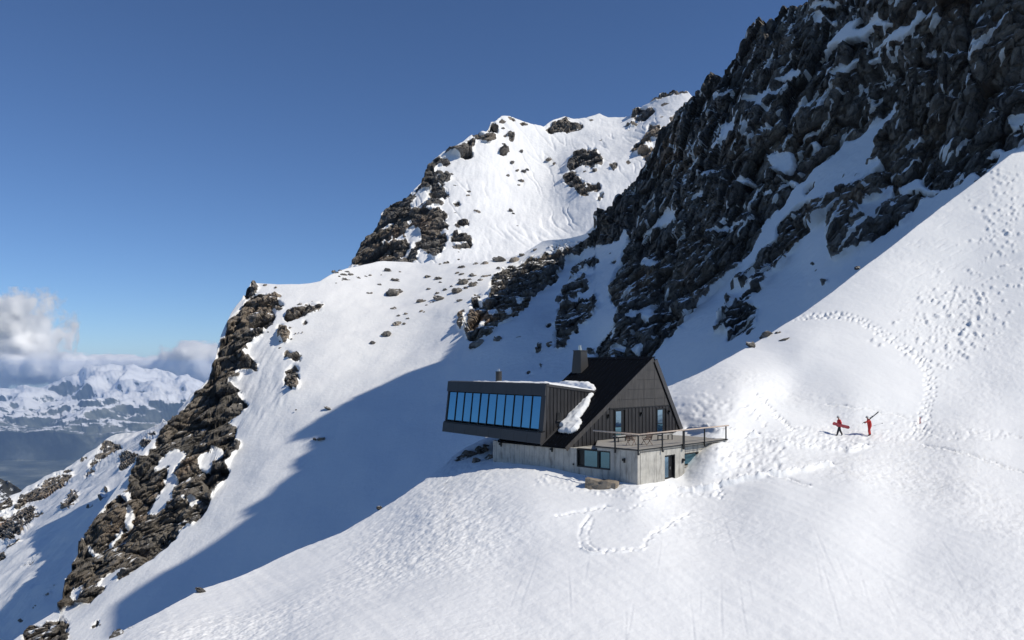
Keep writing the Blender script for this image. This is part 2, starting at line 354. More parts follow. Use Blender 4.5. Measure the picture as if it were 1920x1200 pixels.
paint(m2, 1200, 360, 1, "1350,720 1380,660 1420,630 1422,668", "1270,545 1300,520 1325,540 1300,560", "1240,580 1270,570 1260,595", "1290,600 1345,570 1320,598", "945,990 995,950 975,985", "1300,740 1330,715 1320,740",
 "555,1050 560,990 600,920 650,895 720,880 790,830 850,840 890,880 875,925 875,1000 800,1085 780,1040 700,1100 650,1130 650,1025 600,1050")
paint(m2, 1440, 0, 0, "350,440 400,380 500,280 560,200 640,130 690,120 640,180 620,220 740,180 840,105 830,150 950,140 900,180 800,190 740,240 700,290 640,290 560,310 450,370",
 "720,400 790,350 850,300 920,250 970,190 1050,190 1080,130 1130,80 1220,85 1150,120 1080,200 1050,240 960,290 880,310 800,370", "1180,190 1240,120 1290,60 1280,100 1230,170",
 "350,110 420,95 440,150 400,180 350,200", "440,150 540,140 480,180", "290,90 340,40 400,10 540,10 480,40 400,50", "470,580 520,520 600,490 640,430 680,420 670,470 600,530 560,570", "580,580 640,560 670,535 630,580",
 "720,470 760,430 850,430 830,460", "770,640 850,580 930,535 900,570 840,610", "0,310 60,265 140,260 60,300", "30,620 120,570 180,520 260,540 250,570 150,590", "0,730 60,670 130,640 100,680 20,720", "135,890 220,810 295,770 230,840",
 "240,1040 270,1000 370,950 430,895 465,900 400,950 320,1000", "260,1145 330,1090 320,1040 400,1060 370,1090", "490,720 560,700 620,690 550,715", "790,930 880,835 830,900", "1790,860 1940,850 1940,900 1820,970", "1830,1010 1940,940 1940,965", "1600,1150 1680,1100 1740,1085 1750,1130 1680,1130",
 "920,30 1050,0 980,30", "1020,510 1080,490 1060,515", "1060,275 1130,230 1110,265", "1695,835 1755,835 1720,850", "1535,485 1585,485 1560,495", "1640,95 1675,100 1650,115", "180,120 230,140 200,145", "1100,505 1150,480 1120,515", "480,820 515,790 510,835")
paint(m2, 1200, 100, 0, "500,690 560,650 620,600 600,550 680,510 730,465 700,530 690,580 720,590 640,630 540,700", "750,380 850,320 900,290 970,260 980,300 1070,240 1100,260 980,330 900,400 840,450 800,460 820,420 870,340 800,370",
 "900,400 990,410 970,450 930,420", "880,550 950,570 1010,560 970,600 900,590", "940,740 1000,750 1140,740 1150,850 1120,890 1050,900 1000,870", "1000,940 1070,920 1200,960 1140,1000 1080,930", "650,1025 720,980 750,935 810,930 870,985 780,980 720,1010",
 "360,850 440,770 430,800 380,880", "290,900 340,860 320,890", "395,1115 440,1060 520,1020 450,1100", "0,1170 60,1120 150,1065 120,1100 50,1150", "460,920 570,875 500,925", "910,1035 990,1020 980,1045 920,1060", "560,300 590,290 600,350 560,360",
 "780,40 860,30 840,50 790,55", "510,440 590,395 540,435", "660,450 720,410 700,440", "780,210 840,160 810,210", "1095,490 1250,370 1170,450", "210,700 235,665 250,695", "300,710 350,690 345,710", "600,350 640,310 720,270 660,320", "410,1020 450,1000 440,1020", "690,730 720,710 700,735",
 "790,630 830,620 740,590", "750,550 800,530 860,520 790,560", "430,720 ..."[:0] or "1270,650 1310,630 1300,660", "600,950 670,935 640,955", "1630,290 1660,285 1650,295", "1240,950 ..."[:0] or "1150,870 1240,840 1180,880")

paint(m2, 840, 420, 0, "1440,100 1520,50 1580,0 1640,0 1570,30", "1450,320 1490,285 1620,275 1560,310", "1335,700 1370,650 1430,660 1400,710", "1440,690 1490,620 1530,620 1540,700 1500,720", "1220,880 1240,790 1270,800 1250,870", "1600,555 1670,490 1640,535",
 "1350,820 1390,790 1410,820", "1230,940 1280,910 1340,930 1330,970 1280,950", "1380,950 1440,900 1460,910 1420,990", "1310,90 1335,30 1345,120 1320,140", "1510,850 1560,820 1540,850", "1640,640 1675,620 1665,645", "1060,170 1110,168 1200,155 1290,115 1320,100 1330,150 1300,210 1300,290 1260,340 1220,430 1180,500 1130,520 1100,500 1060,480 1060,430 1100,380 1130,330 1150,280 1100,240 1030,240")
paint(m2, 840, 420, 1, "1215,270 1270,245 1250,300 1215,305", "1200,220 1240,205 1220,235", "1060,250 1120,250 1140,290 1100,320 1060,300")

m3 = raster()
paint(m3, 640, 180, 1, "60,1260 190,1090 200,1040 290,950 310,880 370,790 460,750 550,730 570,760 500,830 540,860 580,880 700,870 790,880 800,920 760,950 810,970 810,1020 760,1000 800,1060 780,1130 740,1200 690,1225 590,1150 560,1240 400,1300")
paint(m3, 640, 180, .82, "590,650 640,540 700,470 780,470 830,510 790,530 730,520 700,560 740,570 820,580 820,640 770,680 780,720 820,740 790,790 700,760 780,810 760,840 600,880 640,820 540,850 660,740 640,700 540,740")
paint(m3, 640, 180, 0, "300,1000 400,940 390,960 330,1010", "400,1080 460,1050 490,1100 440,1110", "480,1030 540,980 600,1020 600,1080 500,1110", "320,1120 400,1060 400,1090 340,1140", "590,940 660,910 630,935", "500,960 530,945 520,985", "430,1230 520,1110 560,1100 500,1180")
paint(m3, 640, 180, 1, "690,520 720,470 800,470 830,510 790,525 730,515", "600,680 640,560 680,560 700,620 640,660",
 "750,440 800,400 870,380 920,370 960,330 1010,320 1000,380 980,410 990,465 930,470 850,430", "970,290 1010,260 1060,290 1160,290 1165,330 1100,365 1020,330", "1090,250 1140,195 1180,230 1170,280 1120,270",
 "1170,200 1200,170 1240,200 1200,215", "1240,270 1270,250 1300,280 1300,345 1260,330", "1195,290 1240,285 1240,310", "1170,420 1200,390 1240,380 1265,420 1230,445 1190,440", "1230,155 1300,175 1320,200 1270,190", "1330,210 1370,190 1420,230 1350,230",
 "1530,260 1580,210 1620,200 1690,150 1730,170 1650,195 1700,220 1800,200 1815,225 1700,270 1640,260 1590,280", "1850,170 1895,170 1880,185", "835,810 870,790 900,800 880,850 840,830", "980,860 1010,855 1060,895 1010,890",
 "845,970 880,930 950,930 970,970 920,1000 860,995", "820,1060 860,1025 930,1040 970,1050 985,1100 970,1145 830,1150 820,1110", "900,890 950,895 930,915", "450,1250 530,1200 590,1245")
paint(m3, 640, 180, 0, "820,1115 900,1095 970,1100 900,1115 830,1130", "740,1010 790,1020 800,1040 750,1030")
paint(m3, 960, 150, 1, "380,740 420,690 490,680 480,710 500,740 555,755 550,790 580,865 510,865 460,810 400,780", "560,780 660,755 670,790 640,830 570,820", "640,860 680,830 700,850 660,920 640,900",
 "415,620 460,550 520,520 640,510 640,560 690,590 680,640 590,660 520,630 480,660 420,680", "640,460 700,440 660,475", "720,625 800,610 790,660 760,700 740,660", "740,580 760,550 760,575", "845,600 870,590 900,600 870,640", "600,680 660,690 620,690",
 "250,380 280,350 350,320 400,270 440,290 400,310 540,330 530,360 420,390 300,400", "560,290 600,290 590,310", "650,255 700,265 710,285", "460,268 500,275 480,285", "880,290 930,225 1060,205 1075,235 1000,300 920,290", "815,355 900,310 960,320 930,340 860,350",
 "830,390 880,365 930,360 870,390", "1000,190 1100,95 1200,55 1230,55 1350,100 1280,110 1200,105 1100,140 1040,170", "1110,180 1180,165 1190,185 1120,200", "880,540 930,480 1020,400 1030,340 1080,340 1140,385 1130,440 1040,440 1060,520 1050,560 1010,595 960,550",
 "1100,290 1160,260 1130,300", "1180,300 1220,260 1260,290 1200,360")
paint(m3, 960, 150, 0, "1000,490 1050,480 1040,520 1000,510", "900,270 980,240 960,260", "930,340 1000,270 960,320")

m4 = raster()
paint(m4, 0, 700, 1, "1190,385 1210,340 1260,340 1240,370", "730,570 770,520 810,495 860,520 920,540 900,590 830,600 800,640 700,640 710,600 780,580", "1040,520 1080,490 1160,500 1140,550 1060,560", "1060,480 1150,430 1200,440 1160,465 1100,480",
 "900,620 940,580 1000,590 1060,610 1020,670 900,750 890,700", "670,690 690,650 770,650 760,680 720,700 680,720", "610,770 680,720 730,725 690,760 630,790", "100,1030 140,920 200,870 300,820 400,770 440,750 550,760 570,780 500,820 450,880 300,950 220,970 150,1000",
 "450,740 500,710 560,730 540,750", "450,1030 480,950 530,870 590,880 600,940 540,1000", "-60,1010 80,930 110,960 60,1030 -60,1080", "-100,1130 80,1060 150,1010 240,990 300,1010 350,1040 260,1100 180,1180 100,1250 -100,1250",
 "770,880 800,840 830,860 790,890", "730,920 790,900 800,940 750,960", "630,990 720,955 690,990 640,1010", "580,660 640,610 660,640 600,670")
paint(m4, 0, 900, 1, "40,500 110,450 185,440 160,480 60,530", "-60,590 60,545 40,600 -60,680", "130,1060 170,1030 190,1045 150,1075", "200,1020 270,940 290,950 220,1010", "290,930 360,870 400,850 350,930", "100,985 170,945 150,970", "-40,1060 20,1040 10,1065")
paint(m4, 0, 900, .46, "330,860 430,760 500,730 440,830 400,900 300,960", "130,640 300,500 420,430 400,470 280,580 170,690", "420,490 600,360 560,420", "60,690 130,640 110,680", "140,120 200,60 340,0 300,60", "0,470 80,450 60,500")
paint(m4, 0, 900, 0, "150,200 250,150 330,200 300,210 180,220"[:0] or "250,240 330,160 420,130 380,200 330,240")

m2b, m3b, m4b = blur(m2, .7), blur(m3, .65), blur(m4, .7)

# ---- middle mountain
D2 = TPS([(0, 1260, 168), (60, 1180, 182), (200, 1180, 172), (300, 1280, 150), (130, 1100, 205), (200, 1000, 222), (290, 880, 245), (300, 1120, 180), (400, 1000, 202), (400, 800, 258), (420, 680, 290), (470, 540, 335),
 (500, 900, 217), (550, 700, 268), (600, 535, 338), (600, 1100, 165), (650, 800, 230), (680, 495, 372), (750, 640, 285), (800, 488, 385), (800, 900, 190), (850, 580, 300), (850, 750, 230), (950, 490, 372), (920, 560, 300),
 (1000, 600, 262), (1000, 700, 225), (1000, 850, 180), (1085, 450, 350), (1100, 560, 270), (1150, 470, 300), (1110, 640, 232), (1160, 600, 218), (1125, 400, 320), (1200, 330, 312), (1262, 215, 305), (1240, 450, 262), (1250, 600, 200), (1235, 657, 188),
 (1330, 560, 195), (1300, 700, 165), (1340, 622, 172), (1420, 550, 175), (1500, 510, 170), (1560, 530, 152), (1640, 440, 153), (1700, 400, 152), (1800, 330, 146), (1920, 285, 138), (2080, 200, 132), 
 (1470, 380, 198), (1600, 280, 190), (1680, 195, 186), (1350, 300, 240), (1345, 135, 275), (1510, 0, 238), (1500, 200, 212), (1700, 90, 178), (1900, 100, 150), (1920, 0, 157), (1750, 250, 163), (1850, 210, 150),
 (1600, -120, 212), (1600, 80, 200), (1700, -110, 190), (1750, -260, 196), (1800, -480, 178), (1950, -330, 160), (2100, -330, 145), (2080, 0, 136), (2300, -100, 122), (2300, -500, 114), (2150, -760, 124), (2300, -960, 112), (2450, -1000, 100), (2450, 0, 118), (1900, 420, 136), (1700, 560, 140), (1400, 760, 150), (2300, 120, 124)])  # out-of-view cliff at right raised and extended to cast the bowl's shadow
top2 = line_fn("-200 1290 0 1218 20 1200 60 1170 100 1150 112 1138 120 1098 135 1062 160 1000 178 965 200 935 225 905 250 872 290 822 330 780 365 735 390 708 402 672 405 655 412 632 424 606 432 586 442 572 452 560 460 545 470 531 490 532 520 533 560 532 600 527 625 515 650 502 680 495 720 489 760 491 800 494 850 494 900 491 940 487 985 474 1020 452 1060 448 1098 438 1112 425 1117 400 1150 382 1170 352 1192 340 1200 318 1215 300 1232 275 1240 240 1262 212 1285 192 1300 180 1315 160 1325 152 1335 140 1352 142 1372 108 1390 85 1410 52 1440 40 1470 12 1500 8 1512 -4 1560 -60 1640 -150 1720 -300 1800 -480 1900 -540 2000 -600 2150 -860 2300 -1060 2500 -1150")  # unseen right end of the crest set high for its shadow
top1 = line_fn("-200 1330 150 1235 230 1183 300 1146 380 1103 450 1080 560 1031 640 1000 700 965 760 925 830 876 850 856 872 842 900 827 925 813 1000 792 1100 765 1200 738 1255 724 1330 690 1400 652 1450 622 1500 590 1560 548 1620 500 1700 440 1780 378 1870 310 1920 270 2000 205 2150 90 2300 20 2500 -60")
bot2 = lambda x: np.where(x < 150, 1330, np.minimum(1330, top1(x)+np.interp(x, [150, 700, 1300, 1500, 2500], [110, 110, 90, 55, 45])))
s2 = Sheet(-120, 2440, 1090, 490, top2, bot2, D2)
rel = fbm(s2.P.reshape(-1, 3)/30., 3, .5)*1.0
gp = s2.P.reshape(-1, 3)*np.array([1/3.2, 1/14., 1/14.])
run = fbm(gp, 3, .55)*.16
grit = (fbm(s2.P.reshape(-1, 3)/1.5, 3, .7)*.07)*sstep(820, 1000, s2.X.ravel())
chute = raster(); paint(chute, 300, 500, 1, "700,560 800,450 880,420 900,600 950,640 900,700 920,780 880,940 1000,940 780,1200 560,1200 640,1100 660,1000 600,900 700,800 740,700"); paint(chute, 380, 480, 1, "300,1200 -40,1900 -140,1900 0,1200"); chute = blur(chute, 4)
paint(chute, 840, 400, .5, "0,0")if 0 else None
run = run*(.25+1.6*samp(chute, s2.X, s2.Y).ravel())
xw = s2.X.ravel()
att = rugged(s2, m2b, (13., 5.5, 2.3, 1.1), (4.2, 2.3, 1.0, .40), snow_rel=rel+run+grit, proud=1.0, ledge=np.interp(xw, [880, 1150], [.90, .76]), spk=2.0, streak=(2.0, np.interp(xw, [1000, 1200], [-.9, .15])), dip=(.5, 0, .86), stretch=.7)
s2.build('mountainside', M_mt, att, kind='structure')

# ---- back peak
top3 = line_fn("620 545 660 495 668 480 690 450 712 418 715 400 738 380 762 370 775 358 790 340 800 320 812 300 830 285 850 276 868 266 880 255 892 250 905 246 912 248 920 230 928 229 940 219 955 219 975 226 995 233 1018 238 1030 230 1045 222 1060 216 1075 221 1100 219 1124 212 1140 219 1180 217 1192 204 1215 195 1225 185 1240 172 1262 165 1290 172 1300 182 1330 200 1500 260")
bot3 = line_fn("600 600 1500 620")
D3 = TPS([(600, 560, 520), (660, 495, 560), (700, 520, 500), (770, 365, 600), (760, 450, 540), (800, 520, 470), (850, 400, 560), (940, 219, 700), (930, 350, 610), (930, 480, 500), (1060, 216, 740), (1060, 330, 640), (1060, 430, 550), (1000, 500, 480), (1130, 219, 740), (1150, 330, 600), (1160, 450, 500),
 (1180, 219, 730), (1262, 165, 720), (1240, 260, 640), (1250, 400, 540), (1350, 250, 650), (1500, 300, 620), (1500, 600, 450), (1080, 340, 610), (1020, 330, 650), (620, 620, 480), (1250, 600, 430)])
s3 = Sheet(610, 1480, 640, 300, top3, bot3, D3)
p3 = s3.P.reshape(-1, 3)
# runnels following the fall line of the snow face
g3 = np.stack([p3[:, 0]/9.5+p3[:, 2]/24.+fbm(p3/60., 2)*.9+fbm(p3/12., 2)*.12, p3[:, 1]/90., p3[:, 2]/90.], 1)
r3 = -np.clip(.09-np.abs(perlin(g3)), 0, 1)*8.0*sstep(-.3, .3, perlin(p3/50.+7))+fbm(p3/60., 3)*2.2+fbm(p3*np.array([1/4., 1/15., 1/22.]), 3)*.22
att = rugged(s3, m3b, (28., 12., 5., 2.6), (7., 4.0, 2.0, .9), snow_rel=r3, proud=2.0, streak=(4.5, -.3), ledge=.93, spk=5., dip=(.7, 0, .7), stretch=.65)
s3.build('mountain_peak', M_pk, att, back=((3, -.5), (10, -8), (40, -40), (150, -150), (300, -300)), kind='structure')

# ---- left flank behind the arete
top4 = line_fn("-200 1010 -60 968 0 944 15 936 38 922 50 912 65 907 82 895 108 885 120 880 140 865 160 852 180 842 190 833 202 823 218 815 250 810 295 800 306 785 315 792 335 768 360 740 420 690 470 640")
bot4 = line_fn("-200 1300 500 1300")
def D4(x, y):
    u = (x-HX)/F; v = (y-HY)/F
    d1 = 144.8/np.maximum(v+.35*u+.45, .05); d2 = 39.8/np.maximum(v+.6*u+.26, .02)
    d2 = np.minimum(d2, d1*1.6); k = 6.
    return (d1**k+d2**k)**(1/k)*.95+10
s4 = Sheet(-180, 470, 420, 320, top4, bot4, D4)
p4 = s4.P.reshape(-1, 3)
r4 = fbm(p4/25., 3)*2.0+fbm(p4*np.array([1/4., 1/9., 1/9.]), 3)*.25
att = rugged(s4, m4b, (16., 7., 3.), (4.0, 2.4, 1.1), snow_rel=r4, proud=1.4, ledge=.90, spk=3., dip=(.6, 0, .8), stretch=.7, streak=(3., -.4))
s4.build('mountain_flank', M_mt, att, kind='structure')

# ---- foreground snow ridge the hut stands on
D1 = TPS([(-150, 1330, 30), (100, 1260, 38), (230, 1185, 42), (380, 1103, 49), (500, 1060, 54), (600, 1015, 58), (700, 965, 62), (800, 892, 68), (870, 850, 72), (925, 818, 76), (1100, 765, 82), (1255, 724, 88), (1400, 652, 96), (1500, 590, 102), (1620, 500, 110), (1700, 440, 115), (1870, 310, 124), (1920, 270, 127), (2080, 160, 134),
 (1196, 916, 55.2), (1098, 899, 58.4), (1000, 880, 61.8), (925, 867, 66.0), (1242, 911, 57.2), (1284, 900, 59.2), (1302, 885, 59.4), (1322, 862, 60.2), (1345, 842, 61.6), (1364, 830, 64.2), (1400, 822, 67), (1480, 815, 69.5), (1576, 817, 72), (1630, 817, 72), (1725, 808, 74.5), (1900, 822, 72),
 (1300, 770, 74), (1380, 742, 76.5), (1300, 810, 69.5), (1390, 790, 70.5), (1330, 700, 88), (1480, 740, 83), (1600, 770, 77.5), (1700, 730, 83), (1920, 700, 85), (1920, 600, 95), (1800, 520, 106), (1650, 620, 95), (1500, 660, 91),
 (1350, 900, 58), (1450, 880, 59), (1600, 880, 60), (1800, 900, 59), (1200, 1200, 36), (960, 1200, 35.5), (1500, 1200, 37), (1920, 1200, 38), (1920, 1000, 49), (600, 1200, 36.5), (300, 1210, 38.5), (1250, 1000, 48.5), (1450, 1000, 48.5), (1700, 1050, 46),
 (700, 1050, 50), (800, 950, 58), (900, 950, 55), (950, 1050, 45.5), (1050, 960, 51.5), (2100, 820, 73), (2100, 700, 84), (2100, 500, 100), (2100, 1000, 50), (2100, 350, 116), (2100, 1200, 39), (2300, 20, 116), (2300, 700, 86), (2300, 1200, 40), (1000, 910, 57), (900, 895, 62), (1200, 1320, 31), (1920, 1320, 33), (500, 1320, 31), (1000, 800, 79), (860, 880, 66.5), (1150, 935, 54)])
bot1 = line_fn("-200 1360 2150 1320")
s1 = Sheet(-150, 2290, 1180, 600, top1, bot1, D1)
rel = raster()                      # relief of the snow, in metres
def stamp(x, y, rx, ry, h):
    fx, fy = (x+MO)/2-.5, (y+MO)/2-.5; rx /= 2; ry /= 2
    i0, i1 = max(0, int(fx-3*rx-1)), min(MW, int(fx+3*rx+2)); j0, j1 = max(0, int(fy-3*ry-1)), min(MH, int(fy+3*ry+2))
    if i1 <= i0 or j1 <= j0: return
    gy, gx = np.mgrid[j0:j1, i0:i1]; rel[j0:j1, i0:i1] += h*np.exp(-((gx-fx)/rx)**2-((gy-fy)/ry)**2)
def path(pts, step, fn):
    P = np.array(pts, float); seg = np.linalg.norm(np.diff(P, axis=0), axis=1); L = np.concatenate([[0], np.cumsum(seg)])
    k = 0; s = 0
    while s < L[-1]:
        x = np.interp(s, L, P[:, 0]); y = np.interp(s, L, P[:, 1]); fn(x, y, k); k += 1; s += step*random.uniform(.8, 1.2)
def prints(pts, step=5, lanes=((-2, 0), (2, 0)), h=.22, r=1.7):
    h *= 1.15; r = max(r*1.1, 1.9)
    def fn(x, y, k):
        ox, oy = lanes[k % len(lanes)]
        x += ox+random.gauss(0, 1.3); y += oy+random.gauss(0, .9)
        q = random.choice((.3, .6, .9, 1.3)); stamp(x, y, r*random.uniform(.8, 1.3), r*.75, -h*q); stamp(x+r*random.uniform(-.6, 1.2), y+r*1.0, r, r*.6, h*.35*q)
    path(pts, step, fn)
def trench(pts, wdt=4, h=.2, rim=.5):
    def fn(x, y, k):
        j = math.sin(k*.21)*1.1+random.gauss(0, .35); stamp(x, y+j, wdt, wdt*.6, -h*.35*random.uniform(.6, 1.3)); stamp(x, y+wdt*1.1+j, wdt, wdt*.5, h*.35*rim*random.uniform(.4, 1.6))
    path(pts, 1.6, fn)
main = [(1495, 596), (1530, 592), (1572, 590), (1605, 598), (1633, 610), (1660, 627), (1690, 648), (1715, 662), (1733, 680), (1744, 706), (1743, 744), (1732, 779), (1725, 806)]
prints(main[:9], 3.4, ((-5, 4), (-1, 0), (3, -4)), .50, 1.9)
prints(main[7:], 2.4, ((-9, 0), (1, 2), (8, -1), (-4, 1)), .46, 1.9)
prints([(1415, 736), (1434, 752), (1457, 779), (1488, 807)], 3, ((-2, 0), (2, 0)), .30, 2)
prints([(1405, 760), (1420, 780), (1440, 800)], 9, ((-5, 0), (4, 0)), .3, 2)
trench([(1549, 759), (1590, 763), (1633, 769), (1670, 776), (1702, 784)], 1.7, .5)
for k in range(90): stamp(random.gauss(1727, 14), random.gauss(803, 9), 2, 1.4, random.choice((-.2, -.16, .12)))
trench([(1290, 801), (1341, 805), (1380, 812), (1421, 813)], 4, .9)
trench([(1400, 818), (1425, 824), (1475, 831), (1533, 837), (1592, 842), (1625, 834)], 3.2, .72)
for (xa, ya, xb, yb, n) in ((1430, 806, 1920, 826, 420), (1400, 820, 1640, 842, 380), (1350, 815, 1420, 870, 120), (1480, 798, 1560, 806, 40)):
    for k in range(n):
        t = random.random(); x = xa+(xb-xa)*t; y = ya+(yb-ya)*random.random()
        stamp(x, y, random.uniform(1.4, 3.4), random.uniform(1, 1.5), random.choice((-.10, -.07, .06)))
trench([(1733, 835), (1779, 846), (1842, 860), (1925, 889)], 2, .5)
trench([(1225, 915), (1300, 917), (1342, 908), (1383, 896), (1446, 883), (1500, 879), (1560, 868)], 3.6, .5, .9)
trench([(1440, 888), (1485, 897), (1520, 910)], 2.6, .42)
prints([(1345, 908), (1350, 922), (1348, 936)], 4, ((-4, 0), (4, 0)), .3, 2.4)
trench([(1106, 967), (1092, 985), (1086, 1005), (1090, 1024), (1106, 1035)], 3, .26, .8); trench([(1112, 975), (1102, 1000), (1104, 1020), (1120, 1030)], 2.5, .2, .8)
trench([(1106, 1034), (1153, 1033), (1205, 1028), (1214, 1012), (1223, 1000), (1256, 981), (1294, 958)], 2.8, .16, .8)
prints([(1106, 1034), (1153, 1033), (1205, 1028), (1214, 1012), (1223, 1000), (1256, 981), (1294, 958)], 8, ((-2, -2), (3, 2)), .13, 2.6)
trench([(1045, 967), (1097, 958), (1144, 950)], 2.8, .14); prints([(1045, 967), (1097, 958), (1144, 950)], 9, ((0, 0), (3, 2)), .12, 2.4)
prints([(1160, 960), (1200, 945), (1225, 925)], 8, ((0, -2), (3, 2)), .1, 2.4)
for k in range(26):     # long faint ski lines and sluff runs down the near slope
    x, y = random.uniform(950, 1800), random.uniform(950, 1130); dx = (x-1250)/900+random.gauss(0, .1); n = random.randint(25, 80)
    for j in range(n): stamp(x+dx*j*2+math.sin(j*.1)*1.5, y+j*2, 1.7, 1.7, -.011*math.sin(math.pi*j/n)); stamp(x+dx*j*2+4, y+j*2, 2, 1.7, .007*math.sin(math.pi*j/n))
for k in range(1100):     # avalanche debris on the slope to the right
    t = random.random()
    x, y = (random.gauss(1790, 48), random.gauss(600, 42)) if t < .62 else (random.gauss(1880, 26), random.gauss(430, 70))
    y -= (x-1790)*.25
    if t < .62 and y > 690: continue
    sc_ = .8+random.random()**3*2.2; stamp(x, y, sc_*1.5, sc_*.8, .11*sc_); stamp(x-sc_*2.0, y+.8, sc_*1.6, sc_*.7, -.07*sc_)
for k in range(70):      # wind scoured streaks above them
    x = random.uniform(1640, 1900); y = random.uniform(330, 540)
    if y < top1(x)+14: continue
    n = random.randint(6, 22)
    for j in range(n): stamp(x+j*2, y-j*1.0, 1.6, .9, -.11*math.sin(math.pi*j/n))
# dug-out berm right of the hut, ploughed ground in front of it
for k in range(300):
    x, y = random.gauss(1310, 55), random.gauss(768, 18)
    if 1250 < x < 1440 and top1(x)+12 < y < 800: s_ = random.uniform(2, 5); stamp(x, y, s_, s_*.6, random.choice((.04, -.04, .03, -.07))*s_/3)
for k in range(260):
    x = random.uniform(1000, 1340); y = 884+(x-1000)*.16+random.uniform(-3, 26)
    if x > 1200: y = 918+random.uniform(-4, 14)
    s_ = random.uniform(1.6, 3.6); stamp(x, y, s_, s_*.6, random.choice((.09, -.07, .06)))
for k in range(160):
    x = random.uniform(1340, 1470); y = random.uniform(840, 890); s_ = random.uniform(2, 5); stamp(x, y, s_, s_*.6, random.choice((.1, -.1)))
p1 = s1.P.reshape(-1, 3); xx, yy = s1.X.ravel(), s1.Y.ravel()
tex = fbm(p1/9., 3, .5)*.13
patch = sstep(-.25, .55, perlin(p1/14.+3.3))
cups = fbm(p1*np.array([1/.62, 1/.62, 1/.62]), 4, .68)
far = sstep(40, 75, s1.Dv.ravel())
wind = perlin(np.stack([(p1[:, 0]*.86+p1[:, 1]*.5)/.55, (p1[:, 1]*.86-p1[:, 0]*.5)/7., p1[:, 2]*0], 1))
tex += (cups*.058*(.22+patch)+wind*.020*(1-patch))*(1-.4*far)
tex += samp(rel, s1.X, s1.Y).ravel()*.8
n1 = s1.normals().reshape(-1, 3); up = np.array([0, 0, 1.])
s1.P = (p1+(n1*.4+up*.6)*tex[:, None]).reshape(s1.P.shape)
s1.build('snow_ground', M_fg, np.zeros(s1.X.shape), back=((1, -.3), (3, -2), (8, -9), (22, -28), (50, -65)), kind='structure')

#@FAR
# ---- far range and valley floor
m, nt, N, L, P_ = mat('far_range')
tc = node(nt, 'ShaderNodeTexCoord'); V_ = tc.outputs['Object']
sep = node(nt, 'ShaderNodeSeparateXYZ'); L.new(V_, sep.inputs[0])
g = node(nt, 'ShaderNodeNewGeometry'); sn = node(nt, 'ShaderNodeSeparateXYZ'); L.new(g.outputs['Normal'], sn.inputs[0])
nn = noise(nt, .0042, 8, .72, vec=V_)
k = mth(nt, 'ADD', mth(nt, 'MULTIPLY', mth(nt, 'ADD', sep.outputs[2], 1150.), .0022), mth(nt, 'MULTIPLY', mth(nt, 'SUBTRACT', nn.outputs[0], .5), 3.0))
k = mth(nt, 'ADD', k, mth(nt, 'MULTIPLY', mth(nt, 'SUBTRACT', sn.outputs[2], .66), 3.6))
fac = mth(nt, 'MULTIPLY_ADD', k, 3., .5, clamp=True)
forest = ramp(nt, noise(nt, .0012, 7, .65, vec=V_).outputs[0], [(.38, (.03, .04, .03)), (.52, (.09, .10, .075)), (.64, (.20, .205, .16))]).outputs[0]
L.new(mixc(nt, fac, forest, (.82, .82, .82)), P_.inputs['Base Color']); P_.inputs['Roughness'].default_value = .9; P_.inputs['Specular IOR Level'].default_value = .1
M_far = m
top5 = line_fn("-400 728 0 732 25 736 50 729 75 733 100 724 120 712 140 706 155 703 162 690 175 688 200 690 215 687 232 692 250 687 270 691 290 688 305 690 320 697 340 701 352 700 362 708 380 716 420 722 470 722 700 720")
bot5 = line_fn("-400 1040 700 1040")
def D5(x, y):
    v = (y-HY)/F; vf = 2500./np.maximum(v*2500/2500, .02)*1.
    tp = top5(x); t = np.clip((y-tp)/(815-tp), 0, 1)
    dm = 30500-9000*t
    return np.where(y < 815, dm, np.minimum(dm, 2500/np.maximum(v, .01))*1.0)
s5 = Sheet(-380, 640, 560, 230, top5, bot5, D5)
s5.Dv = s5.D(s5.X, s5.Y)
p5 = s5.P.reshape(-1, 3)
amp = (sstep(850, 780, s5.Y)*.88+.12).ravel()
rg = 1-np.abs(fbm(p5/np.array([3600., 3600., 3600.]), 8, .50))*1.7
n5 = np.array([0, -.75, .65])
s5.P = (p5+n5*((rg-.5)*620*amp)[:, None]).reshape(s5.P.shape)
s5.build('valley', M_far, back=((200, -100), (1500, -900), (4000, -2500)), kind='structure')
# nearer dark wooded hill at the left edge
top6 = line_fn("-300 840 -80 868 -20 886 0 893 12 897 28 908 45 920 60 940 90 985 140 1060")
s6 = Sheet(-280, 130, 180, 90, top6, line_fn("-300 1150 200 1150"), lambda x, y: 2600-1.6*(y-880)+0*x)
p6 = s6.P.reshape(-1, 3); s6.P = (p6+np.array([0, -.7, .7])*(fbm(p6/160., 5)*45)[:, None]).reshape(s6.P.shape)
m, nt, N, L, P_ = mat('hill_ground'); tc = node(nt, 'ShaderNodeTexCoord')
nn = noise(nt, .035, 6, .7, vec=tc.outputs['Object'])
L.new(ramp(nt, nn.outputs[0], [(.5, (.03, .03, .026)), (.555, (.05, .048, .04)), (.585, (.7, .72, .74))]).outputs[0], P_.inputs['Base Color']); P_.inputs['Roughness'].default_value = .9
s6.build('hill', m, back=((20, -8), (150, -120), (600, -500)), kind='structure')

